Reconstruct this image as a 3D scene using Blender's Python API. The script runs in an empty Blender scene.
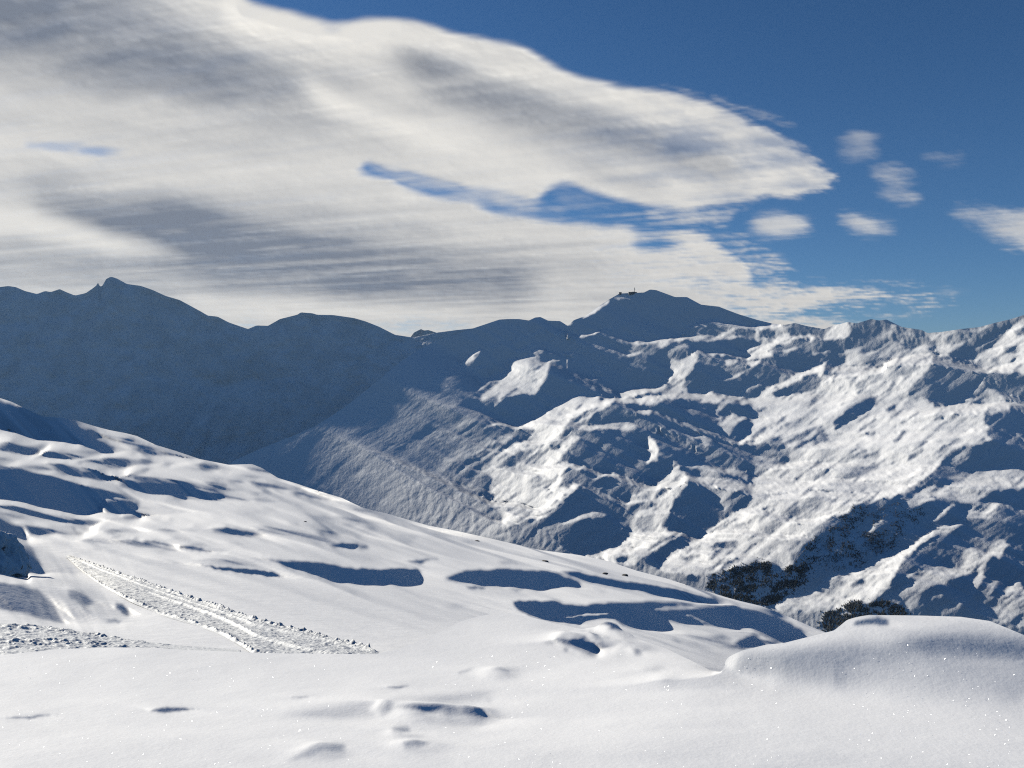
import bpy, math, random
import numpy as np
from mathutils import Vector

random.seed(7)
RNG = np.random.default_rng(11)
F = 850.0                      # focal length in pixels of a 1024 px wide frame
CX, CY = 512.0, 384.0
SUN_AZ, SUN_EL = math.radians(-55), math.radians(23)     # azimuth from +Y towards +X
SUN = np.array([math.sin(SUN_AZ) * math.cos(SUN_EL), math.cos(SUN_AZ) * math.cos(SUN_EL), math.sin(SUN_EL)])

sc = bpy.context.scene
COL = sc.collection

# ------------------------------------------------------------------ helpers
_tab = RNG.random((256, 256)).astype(np.float32)


def vnoise(x, y, seed=0):
    x = np.asarray(x, np.float32) + seed * 17.31
    y = np.asarray(y, np.float32) + seed * 9.73
    xi = np.floor(x).astype(np.int32); yi = np.floor(y).astype(np.int32)
    fx = x - xi; fy = y - yi
    fx = fx * fx * fx * (fx * (fx * 6 - 15) + 10); fy = fy * fy * fy * (fy * (fy * 6 - 15) + 10)
    a = _tab[yi & 255, xi & 255]; b = _tab[yi & 255, (xi + 1) & 255]
    c = _tab[(yi + 1) & 255, xi & 255]; d = _tab[(yi + 1) & 255, (xi + 1) & 255]
    return ((a + (b - a) * fx) * (1 - fy) + (c + (d - c) * fx) * fy) * 2 - 1


def fbm(x, y, seed=0, octs=4, gain=.5):
    s = 0; a = 1; t = 0
    for k in range(octs):
        s = s + a * vnoise(x * 2 ** k, y * 2 ** k, seed + 3 * k); t += a; a *= gain
    return s / t


def ridged(x, y, seed=0, octs=4, gain=.5):
    s = 0; a = 1; t = 0
    for k in range(octs):
        s = s + a * (1 - 2 * np.abs(vnoise(x * 2 ** k, y * 2 ** k, seed + 5 * k))); t += a; a *= gain
    return s / t


def blur(a, sg):
    if sg < .3:
        return a
    r = max(1, int(math.ceil(2.6 * sg)))
    k = np.exp(-.5 * (np.arange(-r, r + 1) / sg) ** 2); k /= k.sum()
    p = np.pad(a, ((r, r), (r, r)), 'edge')
    o = sum(k[i] * p[i:i + a.shape[0], :] for i in range(2 * r + 1))
    return sum(k[i] * o[:, i:i + a.shape[1]] for i in range(2 * r + 1))


def pts(s):
    return [tuple(float(v) for v in p.split(',')) for p in s.split()]


def inside(X, Y, poly):
    m = np.zeros(X.shape, bool)
    n = len(poly)
    for i in range(n):
        x1, y1 = poly[i]; x2, y2 = poly[(i + 1) % n]
        if y1 == y2:
            continue
        c = ((y1 > Y) != (y2 > Y)) & (X < (x2 - x1) * (Y - y1) / (y2 - y1) + x1)
        m ^= c
    return m


# lit, shaded and forest outlines are written in the local units of a few windows: origin x, origin y, units per pixel
WIN = dict(a=(200, 300, 5.12), b=(340, 300, 5.12), c=(480, 280, 5.12), d=(660, 290, 5.12), e=(824, 300, 5.12),
           f=(340, 420, 5.12), g=(500, 420, 5.12), h=(660, 420, 5.12), i=(824, 420, 5.12), j=(640, 500, 5.12),
           k=(824, 500, 5.12), m=(0, 390, 5.12), n=(180, 430, 5.12), o=(360, 500, 5.12), q=(540, 520, 5.12),
           r=(0, 500, 6.4), s=(0, 560, 6.4), t=(140, 560, 6.4), u=(260, 560, 6.4), v=(480, 590, 5.12),
           w=(340, 650, 6.4), y=(700, 600, 6.4), z=(0, 0, 1))


def win(c, s):
    ox, oy, sc_ = WIN[c]
    return [(ox + x / sc_, oy + y / sc_) for x, y in pts(s)]


X0, X1, Y0, Y1 = -170, 1200, 250, 830
GX, GY = np.meshgrid(np.arange(X0, X1), np.arange(Y0, Y1))
GX = GX.astype(np.float32); GY = GY.astype(np.float32)


def paint(T, spec, wx, wy, default_soft=.8):
    """facing of the slopes (cosine to the sun): outline by outline"""
    for line in spec.strip().splitlines():
        line = line.strip()
        if not line or line[0] == '#':
            continue
        head, body = line.split('|')
        h = head.split()
        val = float(h[1]); soft = float(h[2]) if len(h) > 2 else default_soft
        poly = win(h[0], body)
        xs = [p[0] for p in poly]; ys = [p[1] for p in poly]
        pad = int(8 + 3 * soft)
        a0 = max(0, int(min(xs)) - pad - X0); a1 = min(T.shape[1], int(max(xs)) + pad - X0)
        b0 = max(0, int(min(ys)) - pad - Y0); b1 = min(T.shape[0], int(max(ys)) + pad - Y0)
        if a1 <= a0 or b1 <= b0:
            continue
        sx = GX[b0:b1, a0:a1] + wx[b0:b1, a0:a1]; sy = GY[b0:b1, a0:a1] + wy[b0:b1, a0:a1]
        mk = blur(inside(sx, sy, poly).astype(np.float32), soft)
        T[b0:b1, a0:a1] = T[b0:b1, a0:a1] * (1 - mk) + val * mk
    return T


def bil(A, px, py):
    x = np.clip(px - X0, 0, A.shape[1] - 1.001); y = np.clip(py - Y0, 0, A.shape[0] - 1.001)
    xi = x.astype(int); yi = y.astype(int); fx = x - xi; fy = y - yi
    return (A[yi, xi] * (1 - fx) + A[yi, xi + 1] * fx) * (1 - fy) + (A[yi + 1, xi] * (1 - fx) + A[yi + 1, xi + 1] * fx) * fy


def resize(A, h, w):
    y = np.linspace(0, A.shape[0] - 1, h); x = np.linspace(0, A.shape[1] - 1, w)
    yi = np.minimum(y.astype(int), A.shape[0] - 2); xi = np.minimum(x.astype(int), A.shape[1] - 2)
    fy = (y - yi)[:, None]; fx = (x - xi)[None, :]
    B = A[yi] * (1 - fy) + A[yi + 1] * fy
    return B[:, xi] * (1 - fx) + B[:, xi + 1] * fx


def rays(px, py):
    return np.stack([(px - CX) / F, np.ones_like(px), (CY - py) / F], -1)


def facing(P):
    a, b, c, d = P[:-1, :-1], P[:-1, 1:], P[1:, :-1], P[1:, 1:]
    Pu = .5 * (b - a + d - c); Pv = .5 * (c - a + d - b)
    N = np.cross(Pv, Pu); l = np.linalg.norm(N, axis=-1) + 1e-12
    return Pu, Pv, N, l


CORNERS = ((slice(None, -1), slice(None, -1)), (slice(None, -1), slice(1, None)), (slice(1, None), slice(None, -1)), (slice(1, None), slice(1, None)))


def solve_level(px, py, ln0, off, T, iters, lam, mu, lr=1.0, cg=40, shade_w=.08, lw=1.0, hot_w=1., flat_min=.62, flat_w=2.):
    """relief shaped so that its slopes show the drawn lit and shaded patches (Gauss-Newton); off = ln(range) offset"""
    R = rays(px, py)
    eps = abs(px[0, 1] - px[0, 0]) / F
    q = off / eps
    mu = mu * (eps * F) ** 2 * 1e-3
    lw = np.ones_like(px) * lw
    lwx, lwy = lw[:, 1:-1], lw[1:-1]

    def reg(v):
        g = mu * v
        xx = lam * lwx * (v[:, 2:] - 2 * v[:, 1:-1] + v[:, :-2]); yy = lam * lwy * (v[2:] - 2 * v[1:-1] + v[:-2])
        g[:, 2:] += xx; g[:, 1:-1] -= 2 * xx; g[:, :-2] += xx
        g[2:] += yy; g[1:-1] -= 2 * yy; g[:-2] += yy
        return g

    UP = np.array([0, 0, 1.])

    def state(q):
        D = np.exp(ln0 + q * eps)
        Pu, Pv, N, l = facing(R * D[..., None])
        n = N / l[..., None]; L = n @ SUN
        e = L - T
        wt = np.where((T < 0) & (e < 0), shade_w, np.where(e > .14, hot_w, 1.))
        e2 = n[..., 2] - flat_min                       # no slope steeper than snow lies on
        w2 = np.where(e2 < 0, flat_w, 0.)
        return D, Pu, Pv, n, l, ((SUN, e, wt), (UP, e2, w2))

    def cost(q, S):
        return float(sum((w * e * e).sum() for _, e, w in S[5]) + (q * reg(q)).sum())

    S = state(q); c0 = cost(q, S); damp = .02
    for it in range(iters):
        D, Pu, Pv, n, l, terms = S
        RD = R * (D * eps)[..., None]
        sys_ = []
        dia = np.zeros_like(q); rhs = -reg(q)
        for vec, e, w in terms:
            G = (vec[None, None] - (n @ vec)[..., None] * n) / l[..., None]
            a = .5 * np.cross(G, Pv); b = .5 * np.cross(Pu, G)
            k = [((-a - b) * RD[:-1, :-1]).sum(-1), ((a - b) * RD[:-1, 1:]).sum(-1),
                 ((-a + b) * RD[1:, :-1]).sum(-1), ((a + b) * RD[1:, 1:]).sum(-1)]
            sys_.append((k, w))
            we = w * e
            for kk, sl_ in zip(k, CORNERS):
                dia[sl_] += w * kk * kk
                rhs[sl_] -= kk * we

        def A(v):
            g = reg(v) + dm * v
            for k, w in sys_:
                r_ = w * (k[0] * v[:-1, :-1] + k[1] * v[:-1, 1:] + k[2] * v[1:, :-1] + k[3] * v[1:, 1:])
                for kk, sl_ in zip(k, CORNERS):
                    g[sl_] += kk * r_
            return g
        dm = damp * (dia + 1e-3)
        M = 1 / (dia + dm + mu + 12 * lam * lw + 1e-9)
        x = np.zeros_like(q); r = rhs.copy(); z = M * r; p = z.copy(); rz = (r * z).sum()
        for _ in range(cg):
            Ap = A(p)
            al_ = rz / ((p * Ap).sum() + 1e-30)
            x += al_ * p; r -= al_ * Ap
            z = M * r; rn = (r * z).sum(); p = z + (rn / (rz + 1e-30)) * p; rz = rn
        step = lr; okk = False
        for _ in range(5):
            qn = q + step * x
            Sn = state(qn); c1 = cost(qn, Sn)
            if c1 < c0:
                okk = True
                break
            step *= .5
        if not okk:
            damp *= 8
            continue
        damp = max(1e-3, damp * .6) if step == lr else damp * 1.5
        q, S, c0 = qn, Sn, c1
    err = float(np.sqrt(np.mean(S[5][0][2] * S[5][0][1] ** 2)))
    return q * eps, err


def solve(px, py, ln0, Tmap, levels, lam=.01, mu=.02, name='', stiff=6, fine=.35, stiffer=None, hot=1., shw=.08, steep=.6):
    h, w = px.shape
    off = None
    for f, iters in levels:
        hh, ww = max(6, h // f), max(6, w // f)
        p = resize(px, hh, ww); r = resize(py, hh, ww); l0 = resize(ln0, hh, ww)
        src = blur(Tmap, .45 * f * abs(px[0, 1] - px[0, 0])) if f > 1 else Tmap
        cxp = .25 * (p[:-1, :-1] + p[1:, :-1] + p[:-1, 1:] + p[1:, 1:])
        cyp = .25 * (r[:-1, :-1] + r[1:, :-1] + r[:-1, 1:] + r[1:, 1:])
        T = bil(src, cxp, cyp)
        off = np.zeros((hh, ww)) if off is None else resize(off, hh, ww)
        off, err = solve_level(p, r, l0, off, T, iters, lam * (1 + stiff * (f > 2)) * (fine if f == 1 else 1), mu, lw=1 if stiffer is None else stiffer(p, r), hot_w=hot, shade_w=shw, flat_min=steep)
        print(name, f, round(err, 3))
    print(name, 'rms', round(err, 3), 'off', round(float(off.min()), 3), round(float(off.max()), 3))
    return resize(off, h, w)


def mesh_grid(name, P, mat, top=None, bottom=None, attrs=None, far=None):
    """one sheet of terrain from a grid of points, with a far side behind its crest and a buried foot"""
    rows = [P]
    cut = None
    if top is not None:
        rows = [P[:1] + np.array(t) for t in reversed(top)] + [P[:1]] + rows
        cut = len(top)
    if far is not None:
        rows = [far, P[:1]] + rows
        cut = len(far)
    if bottom is not None:
        rows = rows + [P[-1:] + np.array(t) for t in bottom]
    A = np.concatenate(rows, 0)
    h, w = A.shape[:2]
    idx = np.arange(h * w).reshape(h, w)
    q = np.stack([idx[:-1, :-1], idx[1:, :-1], idx[1:, 1:], idx[:-1, 1:]], -1)
    if cut is not None:
        q = np.delete(q, cut, 0)
    q = q.reshape(-1, 4)
    me = bpy.data.meshes.new(name)
    me.vertices.add(h * w); me.vertices.foreach_set('co', A.reshape(-1).astype(np.float32))
    me.loops.add(q.size); me.loops.foreach_set('vertex_index', q.reshape(-1).astype(np.int32))
    me.polygons.add(len(q)); me.polygons.foreach_set('loop_start', np.arange(0, q.size, 4, dtype=np.int32))
    me.update(calc_edges=True)
    me.polygons.foreach_set('use_smooth', np.ones(len(q), bool))
    for k, v in (attrs or {}).items():
        a = me.attributes.new(k, 'FLOAT', 'POINT'); a.data.foreach_set('value', v.reshape(-1).astype(np.float32))
    me.materials.append(mat)
    o = bpy.data.objects.new(name, me); COL.objects.link(o)
    return o


def poly_mesh(name, verts, faces, mat, parent=None, smooth=False):
    me = bpy.data.meshes.new(name); me.from_pydata([tuple(map(float, v)) for v in verts], [], faces); me.update()
    if smooth:
        me.polygons.foreach_set('use_smooth', np.ones(len(faces), bool))
    me.materials.append(mat)
    o = bpy.data.objects.new(name, me); COL.objects.link(o)
    if parent:
        o.parent = parent
    return o


def tag(o, label=None, cat=None, group=None, kind=None):
    for k, v in (('label', label), ('category', cat), ('group', group), ('kind', kind)):
        if v:
            o[k] = v
    return o


# ------------------------------------------------------------------ materials
def new_mat(name):
    m = bpy.data.materials.new(name); m.use_nodes = True
    nt = m.node_tree; nt.nodes.clear()
    return m, nt, nt.nodes.new('ShaderNodeOutputMaterial')


def nd(nt, typ, **kw):
    n = nt.nodes.new(typ)
    for k, v in kw.items():
        if k in n.inputs:
            n.inputs[k].default_value = v
        else:
            setattr(n, k, v)
    return n


def snow_material(name, col=(.80, .80, .82), bumps=(), rock=None, sparkle=False, rough=.65):
    m, nt, out = new_mat(name)
    L = nt.links
    p = nd(nt, 'ShaderNodeBsdfPrincipled', Roughness=rough)
    p.inputs['Specular IOR Level'].default_value = .25
    tc = nd(nt, 'ShaderNodeTexCoord')
    base = nd(nt, 'ShaderNodeRGB'); base.outputs[0].default_value = (*col, 1)
    csock = base.outputs[0]
    if rock:
        scale, lo, hi, rcol, steep = rock
        no = nd(nt, 'ShaderNodeTexNoise', Scale=scale, Detail=6.0, Roughness=.62)
        L.new(tc.outputs['Object'], no.inputs['Vector'])
        ge = nd(nt, 'ShaderNodeNewGeometry')
        sx = nd(nt, 'ShaderNodeSeparateXYZ'); L.new(ge.outputs['Normal'], sx.inputs[0])
        st = nd(nt, 'ShaderNodeMapRange'); st.inputs[1].default_value = steep[0]; st.inputs[2].default_value = steep[1]
        L.new(sx.outputs['Z'], st.inputs[0])
        ad = nd(nt, 'ShaderNodeMath', operation='ADD'); L.new(no.outputs['Fac'], ad.inputs[0])
        mu_ = nd(nt, 'ShaderNodeMath', operation='MULTIPLY'); mu_.inputs[1].default_value = .3
        L.new(st.outputs[0], mu_.inputs[0]); L.new(mu_.outputs[0], ad.inputs[1])
        rp = nd(nt, 'ShaderNodeMapRange', interpolation_type='SMOOTHSTEP'); rp.inputs[1].default_value = lo; rp.inputs[2].default_value = hi
        L.new(ad.outputs[0], rp.inputs[0])
        mx = nd(nt, 'ShaderNodeMix', data_type='RGBA'); mx.inputs[6].default_value = (*col, 1); mx.inputs[7].default_value = (*rcol, 1)
        L.new(rp.outputs[0], mx.inputs[0]); csock = mx.outputs[2]
    L.new(csock, p.inputs['Base Color'])
    prev = None
    for sc_, dist, strength, det in bumps:
        no = nd(nt, 'ShaderNodeTexNoise', Scale=sc_, Detail=det, Roughness=.6)
        L.new(tc.outputs['Object'], no.inputs['Vector'])
        b = nd(nt, 'ShaderNodeBump', Strength=strength, Distance=dist)
        L.new(no.outputs['Fac'], b.inputs['Height'])
        if prev:
            L.new(prev.outputs[0], b.inputs['Normal'])
        prev = b
    if prev:
        L.new(prev.outputs[0], p.inputs['Normal'])
    L.new(p.outputs[0], out.inputs[0])
    return m


def plain(name, col, rough=.8, metal=0., noise=None):
    m, nt, out = new_mat(name)
    p = nd(nt, 'ShaderNodeBsdfPrincipled', Roughness=rough, Metallic=metal)
    p.inputs['Base Color'].default_value = (*col, 1)
    if noise:
        sc_, c2 = noise
        tc = nd(nt, 'ShaderNodeTexCoord'); no = nd(nt, 'ShaderNodeTexNoise', Scale=sc_, Detail=5.0)
        nt.links.new(tc.outputs['Object'], no.inputs['Vector'])
        mx = nd(nt, 'ShaderNodeMix', data_type='RGBA'); mx.inputs[6].default_value = (*col, 1); mx.inputs[7].default_value = (*c2, 1)
        rp = nd(nt, 'ShaderNodeMapRange'); rp.inputs[1].default_value = .38; rp.inputs[2].default_value = .62
        nt.links.new(no.outputs['Fac'], rp.inputs[0]); nt.links.new(rp.outputs[0], mx.inputs[0]); nt.links.new(mx.outputs[2], p.inputs['Base Color'])
    nt.links.new(p.outputs[0], out.inputs[0])
    return m


M_FAR = snow_material('snow_far', bumps=((.006, 60, .6, 8.0),), rock=(.0045, .62, .95, (.66, .67, .69), (.85, .5)))
M_FARSNOW = snow_material('snow_distant')
M_MTN = snow_material('snow_mountain', bumps=((.02, 14, .3, 8.0),))
M_SLOPE = snow_material('snow_slope', bumps=((1.3, .10, .35, 6.0),))
M_FIELD = snow_material('snow_field', bumps=((2.2, .03, .3, 5.0), (45.0, .004, .3, 3.0)))
M_TRACK = snow_material('snow_track', col=(.69, .70, .72), bumps=((14.0, .03, .6, 5.0),))  # same snow with a greyer base, standing in for shading of the sunken bed
M_ROCK = snow_material('snow_capped_rock', bumps=((4.0, .12, .7, 6.0),), rock=(1.6, .86, .92, (.10, .10, .11), (.7, .1)))
M_STONE = plain('bare_stone', (.10, .095, .09), .9, noise=(6.0, (.2, .19, .18)))

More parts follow.
